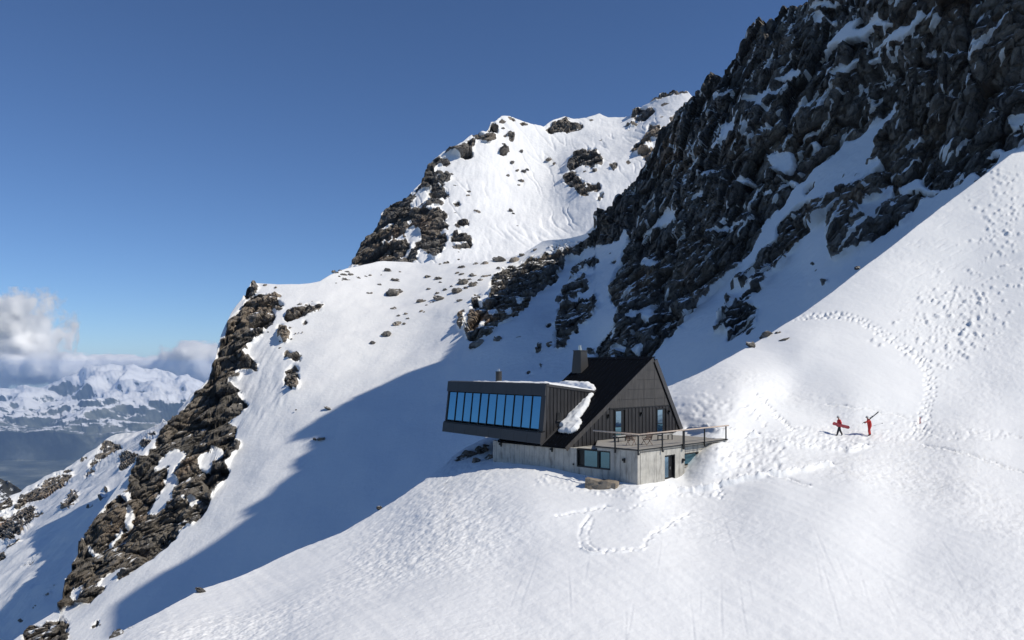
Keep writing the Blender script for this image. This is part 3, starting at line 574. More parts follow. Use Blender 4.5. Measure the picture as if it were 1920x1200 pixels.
# ---- haze: one closed box of thin air round camera and land
hz = bpy.data.materials.new('haze'); hz.use_nodes = True; nt = hz.node_tree; nt.nodes.remove(nt.nodes['Principled BSDF'])
pv = nt.nodes.new('ShaderNodeVolumePrincipled'); pv.inputs['Density'].default_value = 2.1e-5; pv.inputs['Color'].default_value = (.42, .63, 1.0, 1); pv.inputs['Anisotropy'].default_value = .0
nt.links.new(pv.outputs[0], nt.nodes['Material Output'].inputs['Volume'])
x0, x1, y0, y1, z0, z1 = -21000, 9000, -300, 36500, -5600, 290
V = [(x, y, z) for z in (z0, z1) for y in (y0, y1) for x in (x0, x1)]
pyd('haze', V, [(0, 2, 3, 1), (4, 5, 7, 6), (0, 1, 5, 4), (2, 6, 7, 3), (0, 4, 6, 2), (1, 3, 7, 5)], hz, kind='stuff', label='thin blue mountain haze filling the valley air', category='haze')

# ---- clouds over the far range (real depth, beyond the haze box)
def cloud(px, py, wpx, hpx, D, label, dens, seed, thr=.5, flatb=.5):
    s = D/F
    me = bpy.data.meshes.new('cloud')
    V = [(x, y, z) for z in (-1, 1) for y in (-1, 1) for x in (-1, 1)]
    me.from_pydata(V, [], [(0, 2, 3, 1), (4, 5, 7, 6), (0, 1, 5, 4), (2, 6, 7, 3), (0, 4, 6, 2), (1, 3, 7, 5)])
    m = bpy.data.materials.new('cloud_vapour'); m.use_nodes = True; nt = m.node_tree; nt.nodes.remove(nt.nodes['Principled BSDF'])
    pv = nt.nodes.new('ShaderNodeVolumePrincipled'); pv.inputs['Anisotropy'].default_value = .15; pv.inputs['Color'].default_value = (1, 1, 1, 1)
    tc = node(nt, 'ShaderNodeTexCoord')
    ln = node(nt, 'ShaderNodeVectorMath', operation='LENGTH'); nt.links.new(tc.outputs['Object'], ln.inputs[0])
    mp = node(nt, 'ShaderNodeMapping'); mp.inputs['Scale'].default_value = (wpx/90., 1.2, hpx/90.); mp.inputs['Location'].default_value = (seed, seed*2, 0)
    nt.links.new(tc.outputs['Object'], mp.inputs[0])
    n = noise(nt, 2.1, 7, .6, vec=mp.outputs[0]); n.noise_type = 'FBM'
    e = mth(nt, 'ADD', mth(nt, 'SUBTRACT', .80, ln.outputs['Value']), mth(nt, 'MULTIPLY', mth(nt, 'SUBTRACT', n.outputs[0], thr), 2.6))
    d = mth(nt, 'MULTIPLY', mth(nt, 'MULTIPLY', e, 3.5, clamp=True), dens)
    nt.links.new(d, pv.inputs['Density']); nt.links.new(pv.outputs[0], nt.nodes['Material Output'].inputs['Volume'])
    o = link('cloud', me, m, label=label, category='cloud', kind='stuff'); o.location = at(px, py, D); o.scale = (wpx*s, 900, hpx*s)
    return o
cloud(14, 636, 125, 98, 39500, 'tall white cumulus cloud at the left edge above the far range', .02, 1.3, .47)
cloud(95, 694, 130, 34, 38200, 'low white cloud bank resting against the far snowy ridge', .03, 4.1, .47)
cloud(245, 684, 165, 20, 39000, 'long thin cloud band just above the far snowy summits', .035, 7.7, .46)
cloud(362, 684, 62, 46, 38300, 'round white cumulus cloud behind the dark rock ridge', .02, 9.2, .45)
#@HUT
# ================================================================== THE HUT
HUT = empty('mountain_hut', (8.81, 56.0, -8.29), R(45), category='hut', label='black metal clad A-frame mountain hut on a bare concrete base in the snow')
HM = Matrix.Translation((8.81, 56.0, -8.29)) @ Matrix.Rotation(R(45), 4, 'Z'); HMi = HM.inverted()
# local axes: x runs back along the sunlit gable side, y runs back along the shaded long side, z up from the doorstep
M_conc = flat('board_marked_concrete', (.44, .425, .39), .85, spec=.3, var=.2, vscale=1.3, bump=.35, bscale=14)
nt = M_conc.node_tree; P_ = nt.nodes['Principled BSDF']      # rain streaks and blotches of the concrete
tc = node(nt, 'ShaderNodeTexCoord'); mp = node(nt, 'ShaderNodeMapping'); mp.inputs['Scale'].default_value = (1.7, 1.7, .4); nt.links.new(tc.outputs['Object'], mp.inputs[0])
st = ramp(nt, noise(nt, 1.6, 5, .6, vec=mp.outputs[0]).outputs[0], [(.33, (.62, .61, .60)), (.47, (1, 1, 1)), (.7, (1.1, 1.09, 1.06))])
old = P_.inputs['Base Color'].links[0].from_socket; mu = node(nt, 'ShaderNodeMix', data_type='RGBA', blend_type='MULTIPLY'); mu.inputs[0].default_value = 1
nt.links.new(old, mu.inputs[6]); nt.links.new(st.outputs[0], mu.inputs[7]); nt.links.new(mu.outputs[2], P_.inputs['Base Color'])
M_clad = flat('dark_metal_cladding', (.030, .029, .031), .5, metal=.0, spec=.3, var=.12, vscale=1.2)
M_clad2 = flat('dark_metal_panel', (.052, .048, .046), .5, spec=.4, var=.08, vscale=.8)
for m_ in (M_clad, M_clad2):
    nt = m_.node_tree; P_ = nt.nodes['Principled BSDF']; tc = node(nt, 'ShaderNodeTexCoord'); mp = node(nt, 'ShaderNodeMapping'); mp.inputs['Scale'].default_value = (4, 4, .5); nt.links.new(tc.outputs['Object'], mp.inputs[0])
    st = ramp(nt, noise(nt, 1.1, 5, .65, vec=mp.outputs[0]).outputs[0], [(.35, (.72, .72, .74)), (.5, (1, 1, 1)), (.68, (1.4, 1.38, 1.34))])
    old = P_.inputs['Base Color'].links[0].from_socket; mu = node(nt, 'ShaderNodeMix', data_type='RGBA', blend_type='MULTIPLY'); mu.inputs[0].default_value = 1
    nt.links.new(old, mu.inputs[6]); nt.links.new(st.outputs[0], mu.inputs[7]); nt.links.new(mu.outputs[2], P_.inputs['Base Color'])
M_fasc = flat('anthracite_fascia', (.050, .049, .052), .5, spec=.4, var=.08, vscale=.6)
M_roof = flat('black_roof_metal', (.0035, .0045, .007), .7, spec=.06, var=.3, vscale=2)
M_dark = flat('black_frame_metal', (.010, .010, .011), .45, spec=.4)
M_slab = flat('terrace_slab', (.33, .31, .28), .85, spec=.3, var=.12, vscale=1.5, bump=.2)
M_wood = flat('larch_handrail', (.52, .42, .345), .6, var=.18, vscale=5)
M_teak = flat('teak_wood', (.17, .10, .07), .6, var=.25, vscale=9)
M_bench = flat('weathered_grey_plank', (.42, .41, .39), .7, var=.15, vscale=5)
M_steel = flat('chimney_steel', (.030, .029, .029), .5, metal=.0, var=.08, vscale=1)
M_cap = flat('chimney_cap_steel', (.55, .54, .52), .3, metal=.8)
def glass(name, tint, rough=.03):
    m, nt, N, L, P = mat(name); P.inputs['Metallic'].default_value = 1; P.inputs['Roughness'].default_value = rough
    P.inputs['Base Color'].default_value = (*tint, 1)
    tc = node(nt, 'ShaderNodeTexCoord'); b = node(nt, 'ShaderNodeBump'); b.inputs['Strength'].default_value = .14; b.inputs['Distance'].default_value = .02
    n = noise(nt, 1.2, 2, .5, vec=tc.outputs['Object']); L.new(n.outputs[0], b.inputs['Height']); L.new(b.outputs[0], P.inputs['Normal'])
    return m
M_glass = glass('coated_window_glass', (.15, .30, .38))
M_glass2 = glass('window_glass', (.22, .34, .44))

def prism(poly, off, axis_fn, name, m, parent, **props):
    """poly: 2-d outline, extruded between two offsets; axis_fn(u, v, w) gives the local point"""
    n = len(poly); a, b = off
    V = [axis_fn(u, v, a) for u, v in poly]+[axis_fn(u, v, b) for u, v in poly]
    Fc = [tuple(range(n)), tuple(range(2*n-1, n-1, -1))]+[((i+1) % n, i, i+n, (i+1) % n+n) for i in range(n)]
    o = pyd(name, V, Fc, m, parent, **props)
    bm_fix(o); return o
import bmesh
def bm_fix(o, bev=0):
    bm = bmesh.new(); bm.from_mesh(o.data); bmesh.ops.recalc_face_normals(bm, faces=bm.faces)
    if bev: bmesh.ops.bevel(bm, geom=list(bm.edges), offset=bev, segments=1, affect='EDGES')
    bm.to_mesh(o.data); bm.free()
def boxmesh(V, Fc, x0, x1, y0, y1, z0, z1):
    b = len(V); V += [(x, y, z) for z in (z0, z1) for y in (y0, y1) for x in (x0, x1)]
    Fc += [tuple(b+i for i in f) for f in ((0, 2, 3, 1), (4, 5, 7, 6), (0, 1, 5, 4), (2, 6, 7, 3), (0, 4, 6, 2), (1, 3, 7, 5))]
def box(name, x0, x1, y0, y1, z0, z1, m, parent, **props):
    V, Fc = [], []; boxmesh(V, Fc, x0, x1, y0, y1, z0, z1); return pyd(name, V, Fc, m, parent, **props)
def clip(poly, a, b, c):     # keep a*u+b*v <= c
    out = []
    for i in range(len(poly)):
        p, q = poly[i], poly[(i+1) % len(poly)]; fp, fq = a*p[0]+b*p[1]-c, a*q[0]+b*q[1]-c
        if fp <= 0: out.append(p)
        if fp*fq < 0: t = fp/(fp-fq); out.append((p[0]+(q[0]-p[0])*t, p[1]+(q[1]-p[1])*t))
    return out
def area(p): return abs(sum(p[i][0]*p[(i+1) % len(p)][1]-p[(i+1) % len(p)][0]*p[i][1] for i in range(len(p))))/2 if len(p) > 2 else 0
YZ = lambda u, v, w: (w, u, v)      # wall along y at x = w
XZ = lambda u, v, w: (u, w, v)      # wall along x at y = w

# --- concrete base: a core, with each shutter board's panel proud of it
base = box('base_wall', .30, 12.0, 1.21, 14.64, -1.6, 2.24, M_conc, HUT)
box('base_wall', .30, 5.9, .30, 1.21, -1.6, 2.40, M_conc, HUT)
box('base_wall', .30, 5.9, 1.21, 3.7, 2.24, 2.40, M_conc, HUT)
def panels(fn, u0, u1, wdt, z0, z1, w0, w1, holes, parent, joint=.022):
    u = u0
    while u < u1-.05:
        ue = min(u+wdt*random.uniform(.92, 1.08), u1)
        cuts = [(z0, z1(.5*(u+ue)))]
        us = [u, ue]
        for (ha, hb, hz0, hz1) in holes:
            for e in (ha, hb):
                if u+.02 < e < ue-.02: us.append(e)
        us = sorted(set(us))
        for a, b in zip(us[:-1], us[1:]):
            c = .5*(a+b); seg = [(z0, z1(c))]
            for (ha, hb, hz0, hz1) in holes:
                if ha < c < hb:
                    seg = [t for s_ in seg for t in ((s_[0], min(s_[1], hz0)), (max(s_[0], hz1), s_[1])) if t[1]-t[0] > .02]
            for (za, zb) in seg:
                ja = joint if a == u else 0
                prism([(a+ja, za), (b, za), (b, zb), (a+ja, zb)], (w0, w1+random.uniform(-.004, .004)), fn, 'concrete_panel', M_conc, parent)
        u = ue
HW = (2.42, 5.62, .90, 2.27)
panels(YZ, 0, 14.7, .52, -1.5, lambda y: 2.44 if y < 3.72 else 2.27, .30, 0, [HW], HUT)
HD = (3.3, 4.64, -1.6, 1.90)
panels(XZ, .302, 5.9, .95, -1.5, lambda x: 2.44, .30, 0, [HD], HUT)
# recessed bay to the right of the door
box('base_wall', 5.92, 12.0, .66, 1.2, -1.6, 2.40, M_conc, HUT)
panels(XZ, 5.92, 11.9, .95, -1.5, lambda x: 2.40, .66, .40, [(6.25, 8.5, .85, 1.78)], HUT, .02)
# --- terrace slab and its dark edge
dk = [(-.03, -.03), (12.1, -.03), (12.1, 6.38), (3.4, 6.38), (-.03, 3.76)]
sl_ = prism(dk, (2.44, 2.58), lambda u, v, w: (u, v, w), 'terrace_slab', M_slab, HUT)
for i in range(0, 9):
    for j in range(0, 5):
        u0, v0 = .04+i*1.33, .04+j*1.26
        p = [(u0, v0), (u0+1.31, v0), (u0+1.31, v0+1.24), (u0, v0+1.24)]
        p = clip(p, -2.62, 3.43, 3.43*3.70)
        if area(p) > .05: prism(p, (2.58, 2.595+random.uniform(-.003, .003)), lambda u, v, w: (u, v, w), 'paving_slab', M_slab, sl_)
V, Fc = [], []
boxmesh(V, Fc, -.06, 12.12, -.075, -.033, 2.50, 2.57); boxmesh(V, Fc, -.075, -.033, -.075, 3.76, 2.50, 2.57); boxmesh(V, Fc, .2, 12.0, -.055, -.033, 2.36, 2.39)
pyd('edge_trim', V, Fc, M_dark, sl_)
# --- door in the concrete
dr = box('door', 3.3, 4.64, .2, .26, -.15, 1.9, M_dark, HUT)
box('door_pane', 3.42, 4.02, .185, .197, .25, 1.75, M_glass2, dr); box('handle', 4.18, 4.22, .13, .18, .8, 1.0, M_cap, dr)
V, Fc = [], []
boxmesh(V, Fc, 3.3, 3.36, .03, .2, -.15, 1.9); boxmesh(V, Fc, 4.58, 4.64, .03, .2, -.15, 1.9); boxmesh(V, Fc, 3.36, 4.58, .03, .2, 1.84, 1.9); pyd('door_frame', V, Fc, M_dark, dr)
# --- windows
def window(name, fn, u0, u1, z0, z1, w_out, w_in, panes, sign, gl=M_glass2, fr=.08, **props):
    """frame set in a wall; fn maps (u, v, w); panes = list of (u0, u1)"""
    V, Fc = [], []
    def bar(a, b, c, d):
        k = len(V); pts = [(a, c), (b, c), (b, d), (a, d)]
        V.extend([fn(u, v, w_out) for u, v in pts]+[fn(u, v, w_in) for u, v in pts])
        Fc.extend([(k, k+1, k+2, k+3), (k+7, k+6, k+5, k+4)]+[(k+(i+1) % 4, k+i, k+i+4, k+(i+1) % 4+4) for i in range(4)])
    bar(u0, u1, z1-fr, z1); bar(u0, u1, z0, z0+fr); bar(u0, u0+fr, z0+fr, z1-fr); bar(u1-fr, u1, z0+fr, z1-fr)
    for (a, b) in panes[:-1]: bar(b, b+fr*.8, z0+fr, z1-fr)
    o = pyd('window', V, Fc, M_dark, HUT, **props); bm_fix(o)
    # dark reveal behind
    for (a, b) in panes:
        w_ = w_in-.02*sign
        prism([(a, z0+fr), (b, z0+fr), (b, z1-fr), (a, z1-fr)], (w_, w_+.012*sign), fn, 'pane', gl, o)
    return o
window('window', YZ, 2.42, 5.62, .90, 2.27, .02, .16, [(2.6, 3.5), (3.75, 4.95)], 1, M_glass2, .10, label='wide window with black frame in the concrete wall')
box('window_reveal', .162, .2, 2.4, 5.64, .88, 2.29, M_dark, HUT)
window('window', XZ, 6.25, 8.5, .85, 1.78, .42, .55, [(6.4, 8.35)], 1, M_glass, .10)
box('window_sill', 6.15, 8.1, .30, .42, .76, .84, M_slab, HUT)

# --- gable wall
E0, SL, AX, AZ_ = 2.31, .607, 11.07, 9.03; SR = 1.562
GY = 6.39
gab = [(.3, 2.1), (15.3, 2.1), (AX, AZ_-.12)]
gab = [(-.0, 2.25), (.0, 2.29), (AX, AZ_-.1), (15.16, 2.58), (15.16, 2.25)]
gw = prism(gab, (GY+.04, GY+.3), XZ, 'gable_wall', M_dark, HUT)
doors = [(5.67, 6.96, 2.6, 4.87), (11.5, 12.85, 2.6, 4.78)]
def gclip(p):
    p = clip(p, -SL, 1, E0-.16); p = clip(p, SR, 1, AZ_+SR*AX-.50); return p
zr = 5.05
rowz = [5.05, 5.70, 6.51, 7.31, 8.12, 8.95]
for r_ in range(5):
    for c_ in range(-1, 11):
        x0_ = 5.0+c_*1.53-.0
        p = [(x0_+.012, rowz[r_]+.012), (x0_+1.518, rowz[r_]+.012), (x0_+1.518, rowz[r_+1]-.012), (x0_+.012, rowz[r_+1]-.012)]
        p = gclip(p)
        if area(p) > .02: prism(p, (GY-.03+random.uniform(-.003, .003), GY+.05), XZ, 'gable_panel', M_clad2, HUT)
x_ = .12
while x_ < 15.1:
    xe = x_+.49
    segs = [(2.27 if x_ < 3.4 else 2.6, 4.98)]
    for (a, b, c, d) in doors:
        if a-.06 < .5*(x_+xe) < b+.06: segs = [(d+.03, 4.98)]
    for (za, zb) in segs:
        p = gclip([(x_+.008, za), (xe-.008, za), (xe-.008, zb), (x_+.008, zb)])
        for (a, b, c, d) in doors:
            if segs[0][0] < d:
                if x_ < a < xe: p = clip(p, 1, 0, a-.02)
                if x_ < b < xe: p = clip(p, -1, 0, -b-.02)
        if area(p) > .01:
            o = prism(p, (GY-.01, GY+.05), XZ, 'cladding_board', M_clad, HUT)
            q = gclip([(xe-.035, za), (xe+.012, za), (xe+.012, zb), (xe-.035, zb)])
            if area(q) > .003: prism(q, (GY-.05, GY-.01), XZ, 'seam', M_dark, o)
    x_ = xe
box('drip_edge', 4.9, 12.9, GY-.06, GY+.03, 4.985, 5.045, M_dark, HUT)
for (a, b, c, d) in doors:
    t_ = .36*(b-a)
    o = box('terrace_door', a, b, GY+.02, GY+.12, c, d, M_dark, HUT)
    pu, pw = a+.09, b-t_
    pyd('pane', [(pu, GY-.035, c+.95), (pw, GY+.012, c+.95), (pw, GY+.012, d-.1), (pu, GY-.035, d-.1), (pu, GY+.018, c+.95), (pw, GY+.018, c+.95), (pw, GY+.018, d-.1), (pu, GY+.018, d-.1)],
        [(0, 1, 2, 3), (7, 6, 5, 4), (0, 4, 5, 1), (1, 5, 6, 2), (2, 6, 7, 3), (3, 7, 4, 0)], M_glass2, o)
    box('pane', a+.09, b-t_, GY+.002, GY+.018, c+.1, c+.88, M_glass, o)
    V, Fc = [], []; boxmesh(V, Fc, a-.05, a, GY-.06, GY+.1, c, d+.05); boxmesh(V, Fc, b, b+.05, GY-.06, GY+.1, c, d+.05); boxmesh(V, Fc, a, b, GY-.06, GY+.1, d, d+.05); pyd('door_frame', V, Fc, M_dark, o)
# --- roof: two slopes, standing seams, verge trim, ridge cap
def slope_prism(x0, z0, x1, z1, y0, y1, th, name, m, parent, up=(0, 1)):
    L_ = math.hypot(x1-x0, z1-z0); nx, nz = -(z1-z0)/L_, (x1-x0)/L_
    if nz < 0: nx, nz = -nx, -nz
    V = [(x0, y0, z0), (x1, y0, z1), (x1, y1, z1), (x0, y1, z0)]
    V += [(x+nx*th, y, z+nz*th) for x, y, z in V]
    o = pyd(name, V, [(0, 1, 2, 3), (7, 6, 5, 4), (0, 4, 5, 1), (1, 5, 6, 2), (2, 6, 7, 3), (3, 7, 4, 0)], m, parent); bm_fix(o); return o
RY0, RY1 = GY-.02, 13.85
xe0 = -.22; ze0 = E0+SL*xe0
roofL = slope_prism(xe0, ze0, AX+.0, AZ_, RY0, RY1, .16, 'roof', M_roof, HUT)
for k in range(15):
    y_ = RY0+.25+k*.5
    slope_prism(xe0+.02-.0-.16*.52, ze0+.16*.85, AX-.08, AZ_+.135, y_, y_+.03, .05, 'seam', M_roof, roofL)
V, Fc = [], []
roofR = slope_prism(AX, AZ_, 15.25, AZ_-SR*(15.25-AX), RY0, RY1, .16, 'roof', M_roof, HUT)
slope_prism(xe0-.03, ze0-.16, AX-.02, AZ_-.17, RY0-.06, RY0-.005, .36, 'verge_trim', M_clad2, HUT)
slope_prism(AX-.02, AZ_-.19, 15.3, AZ_-SR*(15.3-AX)-.10, RY0-.08, RY0+.0, .44, 'verge_trim', M_fasc, HUT)
slope_prism(AX-.30, AZ_-.02, AX+.12, AZ_+.20, RY0-.05, RY1+.02, .05, 'ridge_cap', M_roof, HUT)
prism([(0, 2.25), (0, 2.29), (AX, AZ_-.1), (15.16, 2.58), (15.16, 2.25)], (13.55, 13.8), XZ, 'gable_wall', M_clad, HUT)
box('back_wall', 14.9, 15.1, 6.5, 13.6, -1, 2.6, M_conc, HUT)
# --- chimney on the roof
ch = HMi @ at(1089, 702, 71.0)
cx, cy = 9.3, 13.1
cz0 = E0+SL*cx-.35; V = []
for (hw, z) in ((.54, cz0), (.54, cz0+.5), (.43, 9.75), (.43, 9.8)):
    V += [(cx-hw, cy-hw, z), (cx+hw, cy-hw, z), (cx+hw, cy+hw, z), (cx-hw, cy+hw, z)]
Fc = [(3, 2, 1, 0), (12, 13, 14, 15)]+[(r*4+i, r*4+(i+1) % 4, r*4+4+(i+1) % 4, r*4+4+i) for r in range(3) for i in range(4)]
chim = pyd('chimney', V, Fc, M_steel, HUT)
V, Fc = [], []
for k in (-.18, .0, .18): boxmesh(V, Fc, cx+k-.012, cx+k+.012, cy-.55, cy-.5, cz0+.3, 9.6)
V, Fc = [], []; boxmesh(V, Fc, cx-.47, cx+.47, cy-.47, cy+.47, 9.8, 9.88); pyd('chimney_cap', V, Fc, M_steel, chim)
def cyl(name, c, r0, r1, z0, z1, m, parent, n=20, **props):
    V = [(c[0]+math.cos(2*math.pi*i/n)*r, c[1]+math.sin(2*math.pi*i/n)*r, z) for r, z in ((r0, z0), (r1, z1)) for i in range(n)]
    Fc = [tuple(range(n-1, -1, -1)), tuple(range(n, 2*n))]+[(i, (i+1) % n, n+(i+1) % n, n+i) for i in range(n)]
    return pyd(name, V, Fc, m, parent, **props)
cyl('flue', (cx-.05, cy), .13, .13, 9.88, 10.32, M_cap, chim)
cyl('flue', (cx+.22, cy+.1), .08, .08, 9.88, 10.1, M_cap, chim)
# --- projecting glazed room
BY0, BY1 = 9.0, 20.65
def face(y, t, off=0.):            # leaning front: t 0 at the bottom, 1 at the top
    s_ = (y-BY0)/(BY1-BY0); zb = 2.42+.33*s_; zt = 7.01+.08*s_
    return (-.20+.58*t-off, y, zb+(zt-zb)*t-off*.126)
def fprism(y0, y1, t0, t1, o0, o1, name, m, parent, tilt=0):
    V = [face(y0, t0, o0), face(y1, t0, o0), face(y1, t1, o0), face(y0, t1, o0), face(y0, t0, o1), face(y1, t0, o1), face(y1, t1, o1+tilt), face(y0, t1, o1+tilt)]
    o = pyd(name, V, [(0, 1, 2, 3), (7, 6, 5, 4), (0, 4, 5, 1), (1, 5, 6, 2), (2, 6, 7, 3), (3, 7, 4, 0)], m, parent); bm_fix(o); return o
def zr_(x): return 7.01-.11*(x-.38)
XB = 6.6
V = [face(BY0+.05, .0, -.25), face(BY1-.05, .0, -.25), face(BY1-.05, 1, -.25), face(BY0+.05, 1, -.25), (XB, BY0+.05, 2.3), (XB, BY1-.05, 2.6), (XB, BY1-.05, zr_(XB)), (XB, BY0+.05, zr_(XB)-.02)]
room = pyd('glazed_room', V, [(0, 1, 2, 3), (7, 6, 5, 4), (0, 4, 5, 1), (1, 5, 6, 2), (2, 6, 7, 3), (3, 7, 4, 0)], M_dark, HUT); bm_fix(room)
nb = 8
for k in range(nb):
    a = BY0-.06+k*(BY1-BY0+.12)/nb; b = a+(BY1-BY0+.12)/nb-.012
    fprism(a, b, .81, 1.012, -.25, .16, 'fascia_panel', M_fasc, room)
    fprism(a, b, -.0, .185, -.25, .24, 'fascia_panel', M_fasc, room)
fprism(BY0-.07, BY1+.07, .187, .205, -.2, .16, 'window_ledge', M_dark, room)
npn = 11; ya, yb = BY0+.42, BY1-.12
fprism(BY0-.06, ya-.04, .207, .808, -.25, .05, 'corner_post', M_fasc, room)
fprism(yb+.04, BY1+.06, .207, .808, -.25, .03, 'corner_post', M_fasc, room)
for k in range(npn):
    a = ya+k*(yb-ya)/npn; b = ya+(k+1)*(yb-ya)/npn
    o = fprism(a+.045, b-.045, .235, .785, -.12, -.05, 'pane', M_glass, room, tilt=random.uniform(-.014, .014))
    o.data.transform(Matrix.Translation((random.uniform(-.004, .004), 0, 0)))
    fprism(a-.03, a+.03, .207, .808, -.2, .015, 'mullion', M_dark, room)
# side wall facing the terrace: standing seam boards down to the main roof
x_ = -.1
while x_ < XB:
    xe = x_+.42
    p = [(x_+.008, 2.3), (xe-.008, 2.3), (xe-.008, 7.2), (x_+.008, 7.2)]
    p = clip(p, SL, -1, -(E0+.10)); p = clip(p, .11, 1, 7.01+.11*.38-.14); p = clip(p, -1, .126, .126*2.42+.20-.20)
    if area(p) > .02:
        o = prism(p, (BY0-.03, BY0+.06), XZ, 'cladding_board', M_clad, room)
        q = clip(clip([(xe-.03, 2.3), (xe+.012, 2.3), (xe+.012, 7.2), (xe-.03, 7.2)], SL, -1, -(E0+.12)), .11, 1, 6.9)
        if area(q) > .01: prism(q, (BY0-.07, BY0-.03), XZ, 'seam', M_dark, o)
    x_ = xe
prism([(.25, zr_(.25)-.16), (XB, zr_(XB)-.16), (XB, zr_(XB)+.04), (.25, zr_(.25)+.04)], (BY0-.1, BY0+.05), XZ, 'verge_trim', M_fasc, room)
slope_prism(-.35, E0-.35*SL+.17, 5.9, E0+5.9*SL+.17, BY0-.16, BY0-.032, .12, 'flashing', M_fasc, room)
V, Fc = [], []; boxmesh(V, Fc, 1.5, 2.0, BY0-.12, BY0-.035, 4.15, 4.75); vb = pyd('vent_box', V, Fc, M_dark, room)  # small dark recessed side window, drawn as a raised black box
box('side_window_sill', 1.4, 2.1, BY0-.2, BY0-.035, 4.06, 4.14, M_fasc, room)
pipe = cyl('flue_pipe', (2.9, 17.0), .27, .27, 6.6, 7.95, M_steel, HUT, 24); cyl('flue_cap', (2.9, 17.0), .29, .29, 7.95, 8.0, M_steel, pipe, 24); cyl('flue_cap', (2.9, 17.0), .12, .10, 8.0, 8.22, M_cap, pipe, 16)
# --- wall lamps
def lamp(loc, face_axis, parent=HUT):
    x, y, z = loc; V, Fc = [], []
    if face_axis == 'x': boxmesh(V, Fc, x-.06, x, y-.07, y+.07, z-.16, z+.16); boxmesh(V, Fc, x-.2, x-.06, y-.1, y+.1, z-.02, z+.14)
    else: boxmesh(V, Fc, x-.07, x+.07, y-.06, y, z-.16, z+.16); boxmesh(V, Fc, x-.1, x+.1, y-.2, y-.06, z-.02, z+.14)
    pyd('wall_lamp', V, Fc, M_dark, HUT)
for y_, z_ in ((1.15, 1.72), (8.07, 1.98), (13.7, 2.0)): lamp((-.0, y_, z_), 'x')
lamp((5.62, 0, 1.35), 'y')
for x_ in (4.75, 9.15, 13.25): lamp((x_, GY-.05, 4.45), 'y')
box('vent_box', -.03, -.006, 5.85, 5.98, .98, 1.12, M_dark, HUT)

# --- terrace railing (a thing of its own)
def tube(name, pts, r, m, parent, n=8, **props):
    pts = [Vector(p) for p in pts]; V, Fc = [], []
    for i, p in enumerate(pts):
        d = (pts[min(i+1, len(pts)-1)]-pts[max(i-1, 0)]).normalized(); a = d.orthogonal().normalized(); b = d.cross(a)
        if abs(d.z) < .9: a = d.cross(Vector((0, 0, 1))).normalized(); b = d.cross(a)
        rr = r if isinstance(r, (int, float)) else r[i]
        V += [p+(a*math.cos(2*math.pi*k/n)+b*math.sin(2*math.pi*k/n))*rr for k in range(n)]
    for i in range(len(pts)-1):
        Fc += [(i*n+k, i*n+(k+1) % n, (i+1)*n+(k+1) % n, (i+1)*n+k) for k in range(n)]
    Fc += [tuple(range(n-1, -1, -1)), tuple(range((len(pts)-1)*n, len(pts)*n))]
    o = pyd(name, V, Fc, m, parent, smooth=True, **props); bm_fix(o); return o
RAIL = empty('terrace_railing', tuple(HM @ Vector((-.1, -.1, 2.3))), R(45), category='railing', label='pale wooden handrail on thin black posts round the hut terrace')
o3 = Vector((-.1, -.1, 2.3))
def L3(x, y, z): return Vector((x, y, z))-o3
def railbox(name, x0, x1, y0, y1, z0, z1, m): box(name, x0+.1, x1+.1, y0+.1, y1+.1, z0-2.3, z1-2.3, m, RAIL)
for x_ in (2.81, 5.53, 8.5, 11.7):
    zf = 2.22 if x_ < 9 else 2.45
    railbox('post', x_-.045, x_+.045, -.16, -.08, zf, 3.60, M_dark)
railbox('post', -.165, -.085, -.165, -.085, 2.2, 3.60, M_dark)
railbox('post', -.16, -.08, 1.86, 1.95, 2.22, 3.60, M_dark)
railbox('post', 5.62, 5.70, -.16, -.08, 2.22, 3.60, M_dark)
tube('handrail', [L3(-.12, -.12, 3.64), L3(12.1, -.12, 3.66)], .054, M_wood, RAIL, 10)
tube('handrail', [L3(-.12, -.18, 3.64), L3(-.12, 3.9, 3.70)], .054, M_wood, RAIL, 10)
for x_ in (-.125, 2.81, 5.53, 8.5):
    railbox('bracket', x_-.07, x_+.07, -.20, -.162, 2.2, 2.34, M_dark)

# --- terrace furniture
def ray_plane_z(px, py, z):     # point where the line of sight meets the level z (hut local height)
    zw = z-8.29; D = -zw*F/(py-HY); return at(px, py, D)
def folding_chair(px, py, rz, label):
    loc = ray_plane_z(px, py, 2.6); c = empty('folding_chair', loc, rz, category='chair', label=label, group='folding chairs on the terrace')
    for sx in (-.26, .26):
        tube('leg', [(sx, -.38, 0), (sx, .30, .62)], .022, M_teak, c, 6); tube('leg', [(sx*.9, .42, 0), (sx*.9, -.28, .48)], .022, M_teak, c, 6)
        tube('arm', [(sx, -.3, .56), (sx, .32, .60)], .022, M_teak, c, 6); tube('back_frame', [(sx*.9, .22, .36), (sx*.9, .52, .98)], .022, M_teak, c, 6)
    for k in range(6): box('slat', -.25, .25, -.30+k*.095, -.30+k*.095+.07, .40, .42, M_teak, c)
    for k in range(5):
        z_ = .50+k*.1; y_ = .27+k*.048; V, Fc = [], []; boxmesh(V, Fc, -.22, .22, y_, y_+.02, z_, z_+.075); pyd('slat', V, Fc, M_teak, c)
folding_chair(1183, 835, R(150), 'slatted dark wood folding chair, the left one, on the terrace beside the corner post')
folding_chair(1213, 834, R(200), 'slatted dark wood folding chair, the right one, leaning wider open on the terrace')
